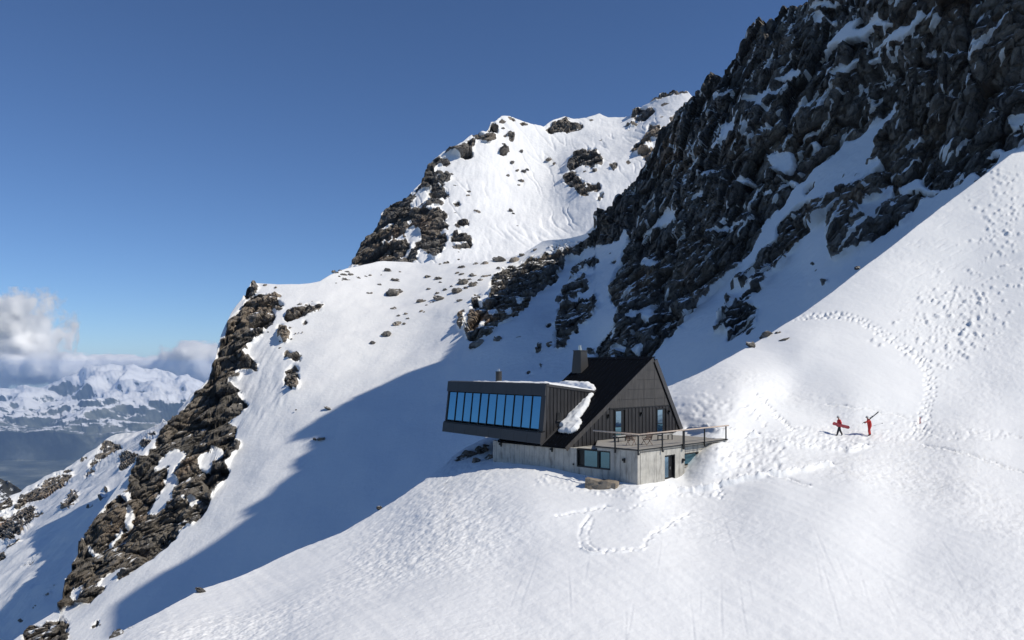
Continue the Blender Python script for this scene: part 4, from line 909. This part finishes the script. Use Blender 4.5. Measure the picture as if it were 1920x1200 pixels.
def bench(px, py, label):
    loc = ray_plane_z(px, py, 2.6); c = empty('bench', loc, R(45), category='bench', label=label, group='benches along the gable wall')
    for k in range(3): box('seat_plank', -.85, .85, -.25+k*.17, -.25+k*.17+.15, .43, .47, M_bench, c)
    for x_ in (-.7, .7): 
        V, Fc = [], []; boxmesh(V, Fc, x_-.03, x_+.03, -.22, -.16, 0, .43); boxmesh(V, Fc, x_-.03, x_+.03, .16, .22, 0, .43); boxmesh(V, Fc, x_-.03, x_+.03, -.16, .16, .36, .43); pyd('leg', V, Fc, M_dark, c)
bench(1166, 828, 'pale plank bench on the terrace in front of the left terrace door')
bench(1247, 825, 'pale plank bench on the terrace by the right end of the gable wall')

# --- snow lying on the hut
M_sn = flat('settled_snow', (.84, .85, .86), .8, spec=.25, var=.03, vscale=1.5, bump=.5, bscale=5)
def snow_sheet(name, inside, gx, gy, fn, hmax, label, edge=.35, bump_=.05, n=(90, 60)):
    """a blanket of snow: fn(u, v) -> base point and normal; inside(u, v) = distance-like value, >0 inside"""
    us = np.linspace(*gx, n[0]); vs = np.linspace(*gy, n[1]); idx = {}; V, Fc = [], []
    for j, v in enumerate(vs):
        for i, u in enumerate(us):
            d = inside(u, v)
            if d > 0:
                p, nn = fn(u, v); q = perlin(np.array([[u*1.1, v*1.1, 3.7]]))[0]
                h = hmax*min(1, math.sqrt(max(0, min(1, d/edge))))*(1+.35*q)+bump_*perlin(np.array([[u*3.1, v*3.1, .5]]))[0]
                idx[i, j] = len(V); V.append(Vector(p)+Vector(nn)*max(h, .02))
    top_n = len(V)
    low = {}
    for (i, j), k in idx.items():
        low[i, j] = len(V); p, nn = fn(us[i], vs[j]); V.append(Vector(p)-Vector(nn)*.03)
    from collections import Counter
    E = Counter()
    for (i, j) in list(idx):
        q = [(i, j), (i+1, j), (i+1, j+1), (i, j+1)]
        if all(t in idx for t in q):
            Fc.append(tuple(idx[t] for t in q)); Fc.append(tuple(low[t] for t in reversed(q)))
            for a, b in zip(q, q[1:]+q[:1]): E[(a, b)] += 1
    for (a, b) in list(E):
        if (b, a) not in E: Fc.append((idx[b], idx[a], low[a], low[b]))
    o = pyd(name, [tuple(HM @ Vector(v)) for v in V], Fc, M_sn, smooth=True, label=label, category='snow')
    bm_fix(o); return o
SX0 = .42
def rtop(u, v):
    z = zr_(u)+.0; return ((u, v, z), (0, 0, 1))
def in_top(u, v):
    d = min(u-.40, XB-.5-u+.5, v-(BY0+.02), BY1-2.2-v+1.2*math.sin(u*1.3)*.4)
    return d+.10*perlin(np.array([[u*.9, v*.9, 9.1]]))[0]
snow_sheet('roof_snow', in_top, (.35, XB+.1), (BY0, BY1), rtop, .30, 'smooth white snow layer on the flat roof of the glazed room', edge=1.4)
def plane_pt(px, py, off=.17):
    a = HMi @ Vector((0, 0, 0)); d = (HMi.to_3x3() @ at(px, py, 1.0))
    nx, nz = -SL, 1.0; L_ = math.hypot(nx, nz)
    c0 = E0+off*L_
    t = (c0-(a.z-SL*a.x))/(d.z-SL*d.x); q = a+d*t; return q.x, q.y
def poly_sd(poly):
    P = [plane_pt(*p) for p in poly]
    def f(u, v):
        ins = False; dm = 9
        for i in range(len(P)):
            (xa, ya_), (xb, yb_) = P[i], P[(i+1) % len(P)]
            if (ya_ > v) != (yb_ > v) and u < xa+(v-ya_)*(xb-xa)/(yb_-ya_): ins = not ins
            L2 = (xb-xa)**2+(yb_-ya_)**2; t = max(0, min(1, ((u-xa)*(xb-xa)+(v-ya_)*(yb_-ya_))/L2)); dm = min(dm, math.hypot(u-xa-t*(xb-xa), v-ya_-t*(yb_-ya_)))
        return (dm if ins else -dm)+.12*perlin(np.array([[u*2.1, v*2.1, 1.1]]))[0]
    return f, P
Z1 = lambda s_: [(800+float(a)/3.2, 630+float(b)/3.2) for a, b in (t.split(',') for t in s_.split())]
rn = Vector((-SL, 0, 1)).normalized()
rfn = lambda u, v: ((u-SL*.145, v, E0+SL*u+.145), rn)
f, Pp = poly_sd(Z1('792,570 830,580 872,585 912,560 938,512 922,488 962,440 985,395 1003,345 985,338 950,380 885,425 850,480 798,540 812,552'))
xs_ = [p[0] for p in Pp]; ys_ = [p[1] for p in Pp]
snow_sheet('roof_snow', f, (min(xs_)-.2, max(xs_)+.2), (min(ys_)-.2, max(ys_)+.2), rfn, .30, 'ragged strip of melting snow sliding down the black main roof', edge=.3, n=(120, 80))
f, Pp = poly_sd(Z1('760,286 800,278 860,270 940,272 1000,282 1022,318 1003,338 960,338 880,320 800,308'))
xs_ = [p[0] for p in Pp]; ys_ = [p[1] for p in Pp]
snow_sheet('roof_snow', f, (min(xs_)-.2, max(xs_)+.2), (min(ys_)-.2, max(ys_)+.2), rfn, .35, 'rounded snow cushion where the flat roof meets the main roof', edge=.5, n=(100, 80))

# ================================================================== BOULDERS
def rock_mesh(seed, sub=3, fl=.8):
    bm = bmesh.new(); bmesh.ops.create_icosphere(bm, subdivisions=sub, radius=1)
    P = np.array([v.co[:] for v in bm.verts]); v1, e = facet(P*1.1+seed*3.1, .9); v2, e2 = facet(P*2.6+seed*7.7, .9)
    r = 1+.42*v1+.16*v2+.06*fbm(P*3+seed, 3)
    for v, k in zip(bm.verts, r): v.co *= k
    for v in bm.verts: v.co.z *= fl
    me = bpy.data.meshes.new('boulder'); bm.to_mesh(me); bm.free(); me.materials.append(M_boulder); return me
RM = [rock_mesh(k, 3, .55+.12*(k % 3)) for k in range(6)]
def boulder(px, py, wpx, sheetD, label, group, k=None, flatn=1., sink=.25, rot=None):
    D = float(sheetD(np.array([px], float), np.array([py], float))[0]); s_ = wpx*D/F/2
    o = bpy.data.objects.new('boulder', RM[random.randrange(6) if k is None else k]); COL.objects.link(o)
    o.location = at(px, py, D)-Vector((0, 0, s_*sink*.3)); o.scale = (s_*1.05, s_*random.uniform(.7, 1.0), s_*flatn*random.uniform(.75, 1.1))
    o.rotation_euler = (random.uniform(-.2, .2), random.uniform(-.5, .0) if rot is None else rot, random.uniform(0, 6.28))
    o['label'] = label; o['category'] = 'boulder'
    if group: o['group'] = group
    return o
def batch(ox, oy, pts, D, label, group, mul=1.15):
    A = [[float(v) for v in t.split(',')] for t in pts.split()]; n = len(A)
    rank = [sorted(range(n), key=lambda i: A[i][k]) for k in range(3)]
    pos = [[0]*n for _ in range(3)]
    for k in range(3):
        for j, i in enumerate(rank[k]): pos[k][i] = j/max(1, n-1)
    name3 = lambda t, a: a[min(len(a)-1, int(t*len(a)))]
    for i, a in enumerate(A):       # size and place within its cluster tell each one apart
        sz = name3(pos[2][i], ('tiny', 'small', 'mid-sized', 'large')); hx = name3(pos[0][i], ('far left', 'left', 'middle', 'right', 'far right')); vy = name3(pos[1][i], ('top', 'upper', 'central', 'lower', 'bottom'))
        boulder(ox+a[0]/4, oy+a[1]/4, a[2]/4*mul+.6, D, f'{sz} dark {label}, {vy} {hx} of them', group)
g_ = 'boulders on the snow shoulder'
batch(640, 400, "350,425,45 440,440,14 410,508,65 290,540,30 130,490,38 385,605,80 440,590,52 395,715,45 430,770,32 485,758,24 500,790,22 415,832,52 470,830,20 340,915,60 235,972,32", D2, 'boulder in smooth snow below the saddle', g_)
batch(640, 400, "650,482,45 730,495,45 660,570,32 600,662,58 735,640,72 720,600,28 775,575,30 865,590,62 890,655,42 600,735,24 745,520,20 830,550,26 690,665,14 670,670,12 640,690,14 620,740,10", D2, 'boulder in the band across the shoulder', g_)
batch(640, 400, "905,410,58 865,455,36 905,460,42 1010,385,45 1075,388,55 985,465,42 1075,475,46 915,525,72 980,540,60 1190,357,90 1300,360,62 1355,318,36 1460,275,36 1180,415,28 1040,500,30 960,500,26 890,500,20 1010,520,22 935,560,30 1110,470,24 780,372,26 740,380,20 800,365,18 880,345,14", D2, 'boulder beside the outcrop under the crest', g_)
batch(640, 400, "45,440,32 20,465,42 70,465,34 30,500,44 10,510,22 185,475,24 215,465,20 200,598,22 225,598,16 -30,450,30 -10,430,24 -45,480,20 5,540,16 60,505,16 -70,470,16 -90,495,14 -35,530,18 30,540,12 -60,435,22 -20,480,26 -50,455,24 300,462,8", D2, 'rock in the tight cluster atop the saddle', 'small rocks at the saddle edge')
batch(300, 500, "790,140,22 868,155,14 1050,282,26 1140,265,18 975,455,14 1015,500,9 1040,495,8 1068,490,10 898,608,18 840,430,10 812,490,8 900,560,14 985,540,12", D2, 'stone near the left ridge summit block', 'stones near the left ridge')
boulder(617, 766, 17, D2, 'dark pointed boulder alone on the lit bowl above the shadow edge', None, flatn=.6, rot=-.5)
boulder(602, 822, 14, D2, 'low dark rock lying exactly on the shadow edge in the bowl', None)
boulder(590, 823, 7, D2, 'tiny rock just left of the rock on the shadow edge', None)
boulder(555, 768, 4, D2, 'tiny speck of rock on the lit bowl left of the pointed boulder', None)
boulder(896, 648, 30, D2, 'large dark oval boulder in the shaded snow below the brown outcrop', None, k=2, rot=-.5)
boulder(937, 639, 24, D2, 'slanting grey boulder in shade, middle one below the brown outcrop', None, k=4, rot=-.6)
boulder(971, 635, 13, D2, 'small grey boulder in shade, rightmost below the brown outcrop', None, k=1, rot=-.4)
boulder(466, 931, 7, D2, 'small dark stone in the lower bowl beside the shadow edge', None)
g_ = 'rocks on the snow face of the back peak'
batch(640, 180, "850,675,22 870,672,14 1350,415,24 1280,497,38 1320,557,24 1370,563,30 1395,550,18 1250,597,22 1350,632,32 1330,668,18 960,720,30 945,755,34 910,740,14 990,805,26 1010,790,22 1005,770,18 1090,935,28 1105,950,18 1555,473,34 1597,505,20 1270,857,24 1320,980,26 1355,920,10 850,880,18 800,595,50 830,585,20 800,640,26 800,760,34 820,742,18 1220,365,32 1215,240,20 1290,880,14 1000,912,22 930,1128,10 880,1170,10 1825,565,20 1900,560,40 1905,520,22", D3, 'rock on the back peak snow face', g_, 1.1)
boulder(1363, 641, 34, D1, 'dark brown rock on the crest line right of the hut, lowest of the crest rocks', None, k=3, flatn=.7, rot=-.35) if 0 else None
boulder(1413, 647, 30, D1, 'dark brown rock slab on the crest line, lower left of the four crest rocks', None, k=3, flatn=.55, rot=-.45)
boulder(1436, 629, 26, D1, 'dark rock with snow on it, uppermost of the four crest rocks', None, k=1, flatn=.7, rot=-.4)
boulder(1458, 624, 12, D1, 'small dark rock right beside the uppermost crest rock', None, k=0)
boulder(1470, 637, 20, D1, 'flat thin dark stone right of the other crest rocks', None, k=2, flatn=.35, rot=-.3)
boulder(1607, 502, 10, D1, 'small dark rock alone on the crest under the cliff foot', None)
boulder(379, 1108, 26, D1, 'brown rock breaking through the lower left edge of the foreground snow', None, k=5, flatn=.5, rot=-.55)
boulder(219, 1192, 28, D1, 'brown rock at the bottom left end of the foreground snow edge', None, k=2, flatn=.4, rot=-.5)
boulder(245, 1177, 10, D1, 'small stone just above the bottom left edge rock', None, k=1, flatn=.5)
boulder(711, 952, 9, D1, 'tiny dark rock on the foreground snow edge left of the hut', None)
# rocks in the hollow behind the left end of the hut
for (px, py, w_, t_) in ((885, 853, 34, 'largest'), (905, 848, 26, 'second largest'), (868, 860, 22, 'leftmost'), (918, 858, 20, 'rightmost'), (893, 865, 18, 'lowest'), (912, 838, 16, 'topmost')):
    boulder(px, py, w_, D1, t_+' dark rock in the hollow at the left end of the concrete wall', 'rocks in the hollow behind the hut')
# squared stone block in front of the concrete wall
V, Fc = [], []; boxmesh(V, Fc, -1.15, 1.0, -.5, .5, -.3, .62)
blk = pyd('stone_block', V, Fc, None); bm = bmesh.new(); bm.from_mesh(blk.data); bmesh.ops.subdivide_edges(bm, edges=bm.edges, cuts=6, use_grid_fill=True)
P = np.array([v.co[:] for v in bm.verts]); dd = fbm(P*1.3+4, 4)*.16; vv, _ = facet(P*1.2+2.2, .9)
bm.normal_update()
for v, k, q in zip(bm.verts, dd, vv): v.co += v.normal*(k*.6+q*.15)
bm.to_mesh(blk.data); bm.free()
M_block = flat('tan_stone', (.24, .20, .155), .85, var=.3, vscale=2.2, bump=.6, bscale=8); blk.data.materials.append(M_block)
blk.location = tuple(at(1130, 906, 56.4)+Vector((0, 0, -.42))); blk.rotation_euler = (0, R(5), R(-18)); blk['label'] = 'squared tan stone block in the snow in front of the concrete wall'; blk['category'] = 'stone block'

# ================================================================== PEOPLE
M_red = flat('red_shell_fabric', (.58, .022, .028), .7, var=.12, vscale=6, bump=.3, bscale=10)
M_red2 = flat('dark_red_shell_fabric', (.50, .028, .022), .7, var=.12, vscale=6, bump=.3, bscale=10)
M_blk = flat('black_trouser_fabric', (.018, .018, .024), .75, var=.2, vscale=6)
M_boot = flat('dark_boot', (.02, .015, .03), .5); M_glove = flat('black_glove', (.015, .015, .017), .6)
M_skin = flat('skin', (.55, .33, .24), .55); M_helm = flat('white_helmet', (.62, .64, .62), .35); M_gog = flat('dark_goggles', (.02, .02, .025), .15)
M_board = flat('snowboard_base', (.36, .05, .06), .35, var=.35, vscale=4); M_ski = flat('ski_top', (.05, .05, .055), .35); M_pole = flat('pole_aluminium', (.4, .4, .42), .35, metal=.8)
def person(loc, rz, J, mats, zone, label, fingers):
    """one continuous body grown over a skeleton; J: joints, zone(face centre) -> material slot"""
    pts = J['p']; names = list(pts); V = [pts[n][:3] for n in names]; E = [(names.index(a), names.index(b)) for a, b in J['e']]
    rad = [pts[n][3]*(1.0 if n in ('head', 'crown', 'neck', 'hal', 'har') else 1.24) for n in names]
    for hand, wrist, dirv in fingers:                 # four unequal fingers and a thumb rooted in the palm
        h = Vector(pts[hand][:3]); wv = Vector(pts[wrist][:3]); d = (h-wv).normalized(); cr = Vector(dirv).normalized(); side = d.cross(cr).normalized()
        for k, (off, ln) in enumerate(((-.030, .075), (-.010, .088), (.010, .082), (.030, .062))):
            a = h+side*off+d*.02; b = a+d*ln*.6+cr*.012; c = b+(d*.5+cr*.8)*ln*.5
            i0 = len(V); V += [tuple(a), tuple(b), tuple(c)]; rad += [.013, .012, .010]; E += [(names.index(hand), i0), (i0, i0+1), (i0+1, i0+2)]
        a = wv+d*.03+side*.035; b = a+side*.03+d*.03; i0 = len(V); V += [tuple(a), tuple(b), tuple(b+d*.035+cr*.02)]; rad += [.015, .013, .011]; E += [(names.index(hand), i0), (i0, i0+1), (i0+1, i0+2)]
    me = bpy.data.meshes.new('body'); me.from_pydata(V, E, []); o = bpy.data.objects.new('tmp', me); COL.objects.link(o)
    md = o.modifiers.new('s', 'SKIN'); md.use_smooth_shade = True
    for v, r in zip(me.skin_vertices[0].data, rad): v.radius = (r, r)
    for v in me.skin_vertices[0].data: v.use_root = False
    me.skin_vertices[0].data[names.index('pelvis')].use_root = True
    o.modifiers.new('u', 'SUBSURF').levels = 1
    dg = bpy.context.evaluated_depsgraph_get(); nm = bpy.data.meshes.new_from_object(o.evaluated_get(dg)); bpy.data.objects.remove(o)
    for m_ in mats: nm.materials.append(m_)
    for f_ in nm.polygons: f_.material_index = zone(f_.center); f_.use_smooth = True
    root = empty('person', loc, rz, category='person', label=label)
    b = bpy.data.objects.new('body', nm); COL.objects.link(b); b.parent = root
    hd = Vector(pts['head'][:3])
    bm = bmesh.new(); bmesh.ops.create_uvsphere(bm, u_segments=20, v_segments=12, radius=1)
    bmesh.ops.delete(bm, geom=[v for v in bm.verts if v.co.z < -.35 or (v.co.z < .05 and v.co.x < -.35)], context='VERTS')
    for v in bm.verts: v.co = Vector((v.co.x*.145, v.co.y*.125, v.co.z*.135))+hd+Vector((.012, 0, .045))
    hm = bpy.data.meshes.new('helmet'); bm.to_mesh(hm); bm.free(); link('helmet', hm, M_helm, root)
    tube('goggles', [hd+Vector((-.085, -.075, .035)), hd+Vector((-.118, -.04, .035)), hd+Vector((-.125, 0, .035)), hd+Vector((-.118, .04, .035)), hd+Vector((-.085, .075, .035))], .032, M_gog, root)
    tube('nose', [hd+Vector((-.10, 0, .0)), hd+Vector((-.128, 0, -.035))], [.010, .016], M_skin, root, 6)
    return root
def gz(px, py): return at(px, py, float(D1(np.array([px], float), np.array([py], float))[0]))
# snowboarder, mid-stride to the left
pA = gz(1574, 817.5)
J = dict(p=dict(pelvis=(0, 0, .94, .155), belly=(-.01, 0, 1.08, .165), chest=(-.03, 0, 1.30, .185), neckb=(-.05, 0, 1.47, .10), neck=(-.07, 0, 1.53, .065), head=(-.10, 0, 1.66, .105), crown=(-.09, 0, 1.74, .08),
  hipl=(0, -.11, .88, .115), kneel=(-.16, -.12, .50, .082), anklel=(-.27, -.12, .10, .062), toel=(-.42, -.13, .05, .048), hipr=(0, .11, .88, .115), kneer=(.10, .12, .50, .082), ankler=(.30, .12, .12, .062), toer=(.20, .13, .04, .048),
  shl=(-.03, -.20, 1.40, .085), ell=(.04, -.30, 1.14, .062), wrl=(-.06, -.33, .93, .045), hal=(-.10, -.31, .86, .042), shr=(-.03, .20, 1.40, .085), elr=(.08, .27, 1.15, .062), wrr=(-.02, .29, .95, .045), har=(-.05, .30, .88, .042)),
  e=[('pelvis', 'belly'), ('belly', 'chest'), ('chest', 'neckb'), ('neckb', 'neck'), ('neck', 'head'), ('head', 'crown'), ('pelvis', 'hipl'), ('hipl', 'kneel'), ('kneel', 'anklel'), ('anklel', 'toel'), ('pelvis', 'hipr'), ('hipr', 'kneer'), ('kneer', 'ankler'), ('ankler', 'toer'),
     ('chest', 'shl'), ('shl', 'ell'), ('ell', 'wrl'), ('wrl', 'hal'), ('chest', 'shr'), ('shr', 'elr'), ('elr', 'wrr'), ('wrr', 'har')])
def zoneA(c):
    if c.z < .15: return 2
    if c.z < .80 and abs(c.y) < .24: return 1
    if c.z < .93 and abs(c.y) > .26: return 3
    return 4 if 1.50 < c.z < 1.76 else 0
person(pA, 0, J, [M_red, M_blk, M_boot, M_glove, M_skin], zoneA, 'person in red jacket and black trousers walking left with a snowboard under the arm', [('hal', 'wrl', (0, -1, .2)), ('har', 'wrr', (0, 1, .2))])
# the board: rounded nose and tail, held at the hip
sb = empty('snowboard', tuple(pA+Vector((-.03, -.40, .98))), 0, category='snowboard', label='red snowboard held under the arm of the walking person')
V, Fc = [], []; ns = 26; Ls = .80
prof = []
for i in range(ns+1):
    t = -1+2*i/ns; wdt = .145*(1-.12*math.cos(t*2.2))*math.sqrt(max(0, 1-max(0, (abs(t)-.80)/.20)**2)) if abs(t) < 1 else .004
    prof.append((t*Ls, max(wdt, .004), .05*max(0, (abs(t)-.8)/.2)**2))
for (x, wd, cv) in prof: V += [(x, -cv, -wd), (x, -cv, wd), (x, .014-cv, -wd), (x, .014-cv, wd)]
for i in range(ns):
    a, b = i*4, i*4+4; Fc += [(a, a+1, b+1, b), (a+2, b+2, b+3, a+3), (a, b, b+2, a+2), (a+1, a+3, b+3, b+1)]
Fc += [(0, 2, 3, 1), (ns*4, ns*4+1, ns*4+3, ns*4+2)]
bd = pyd('deck', V, Fc, M_board, sb); bm_fix(bd)
for x_ in (-.28, .28):
    V, Fc = [], []; boxmesh(V, Fc, x_-.06, x_+.06, .016, .05, -.14, .12); boxmesh(V, Fc, x_-.07, x_+.07, .05, .16, -.16, -.12); boxmesh(V, Fc, x_-.07, x_-.05, .05, .12, -.12, .08); boxmesh(V, Fc, x_+.05, x_+.07, .05, .12, -.12, .08); pyd('binding', V, Fc, M_glove, sb)
sb.rotation_euler = (R(8), R(15), 0)
# skier in all red, skis over the shoulder, pole trailing
pB = gz(1630, 817.5)
J = dict(p=dict(pelvis=(.02, 0, .95, .15), belly=(0, 0, 1.09, .16), chest=(-.06, 0, 1.31, .18), neckb=(-.11, 0, 1.47, .10), neck=(-.14, 0, 1.53, .065), head=(-.19, 0, 1.65, .105), crown=(-.18, 0, 1.73, .08),
  hipl=(.02, -.11, .88, .115), kneel=(-.10, -.13, .50, .085), anklel=(-.04, -.13, .12, .068), toel=(-.20, -.14, .05, .052), hipr=(.02, .11, .88, .115), kneer=(.06, .13, .49, .085), ankler=(.16, .13, .12, .068), toer=(.02, .14, .05, .052),
  shl=(-.07, -.20, 1.41, .085), ell=(-.32, -.24, 1.29, .062), wrl=(-.55, -.20, 1.24, .045), hal=(-.62, -.18, 1.20, .042), shr=(-.02, .20, 1.41, .085), elr=(.17, .28, 1.17, .062), wrr=(.24, .30, .93, .045), har=(.27, .30, .86, .042)),
  e=J['e'])
def zoneB(c):
    if c.z < .16: return 2
    if abs(c.y) > .2 and c.z < .97 and c.z > .7 and c.x > .19: return 3
    if c.x < -.50: return 3
    return 4 if c.z > 1.51 and c.x < -.09 and c.z < 1.75 else 0
person(pB, 0, J, [M_red2, M_red2, M_boot, M_glove, M_skin], zoneB, 'person in an all red suit walking left behind the snowboarder with skis on the shoulder', [('hal', 'wrl', (0, 0, -1)), ('har', 'wrr', (-1, 0, 0))])
sk = empty('skis', tuple(pB+Vector((-.02, -.17, 1.54))), 0, category='skis', label='pair of dark skis resting on the shoulder of the red suited person')
for k, y_ in enumerate((-.012, .012)):
    V, Fc = [], []; n = 20
    for i in range(n+1):
        x = -.62+1.64*i/n; wd = .05*(1-.25*math.sin(math.pi*i/n))*(1 if 1 < i < n-1 else .45); c_ = .05*max(0, (i-16)/4)**2*(1 if k else -1)
        V += [(x, y_+c_-.008, -wd), (x, y_+c_-.008, wd), (x, y_+c_+.008, -wd), (x, y_+c_+.008, wd)]
    for i in range(n): a, b = i*4, i*4+4; Fc += [(a, a+1, b+1, b), (a+2, b+2, b+3, a+3), (a, b, b+2, a+2), (a+1, a+3, b+3, b+1)]
    Fc += [(0, 2, 3, 1), (n*4, n*4+1, n*4+3, n*4+2)]; o = pyd('ski', V, Fc, M_ski, sk); bm_fix(o)
    V, Fc = [], []; boxmesh(V, Fc, .02, .14, y_-.02, y_+.02, .03, .10); boxmesh(V, Fc, .24, .34, y_-.02, y_+.02, .03, .10); pyd('binding', V, Fc, M_glove, sk)
sk.rotation_euler = (R(15), R(-40), 0)
pl = empty('ski_pole', tuple(pB+Vector((.27, .28, .84))), 0, category='ski pole', label='thin silver ski pole held pointing back by the red suited person')
tube('shaft', [(-.08, 0, -.03), (1.08, 0, .30)], .014, M_pole, pl, 6); tube('grip', [(-.12, 0, -.042), (.02, 0, -.0)], .022, M_glove, pl, 6); tube('basket', [(1.0, 0, .277), (1.02, 0, .283)], .05, M_glove, pl, 8)
# red marker post in the trodden snow
mp_ = gz(1725, 793)
mk = empty('marker_post', tuple(mp_), 0, category='marker post', label='short red marker post standing in the trampled snow at the foot of the track')
tube('post', [(0, 0, -.4), (0, 0, .55)], .035, M_red2, mk, 8); tube('tip', [(0, 0, .55), (0, 0, .66)], .04, M_helm, mk, 8)
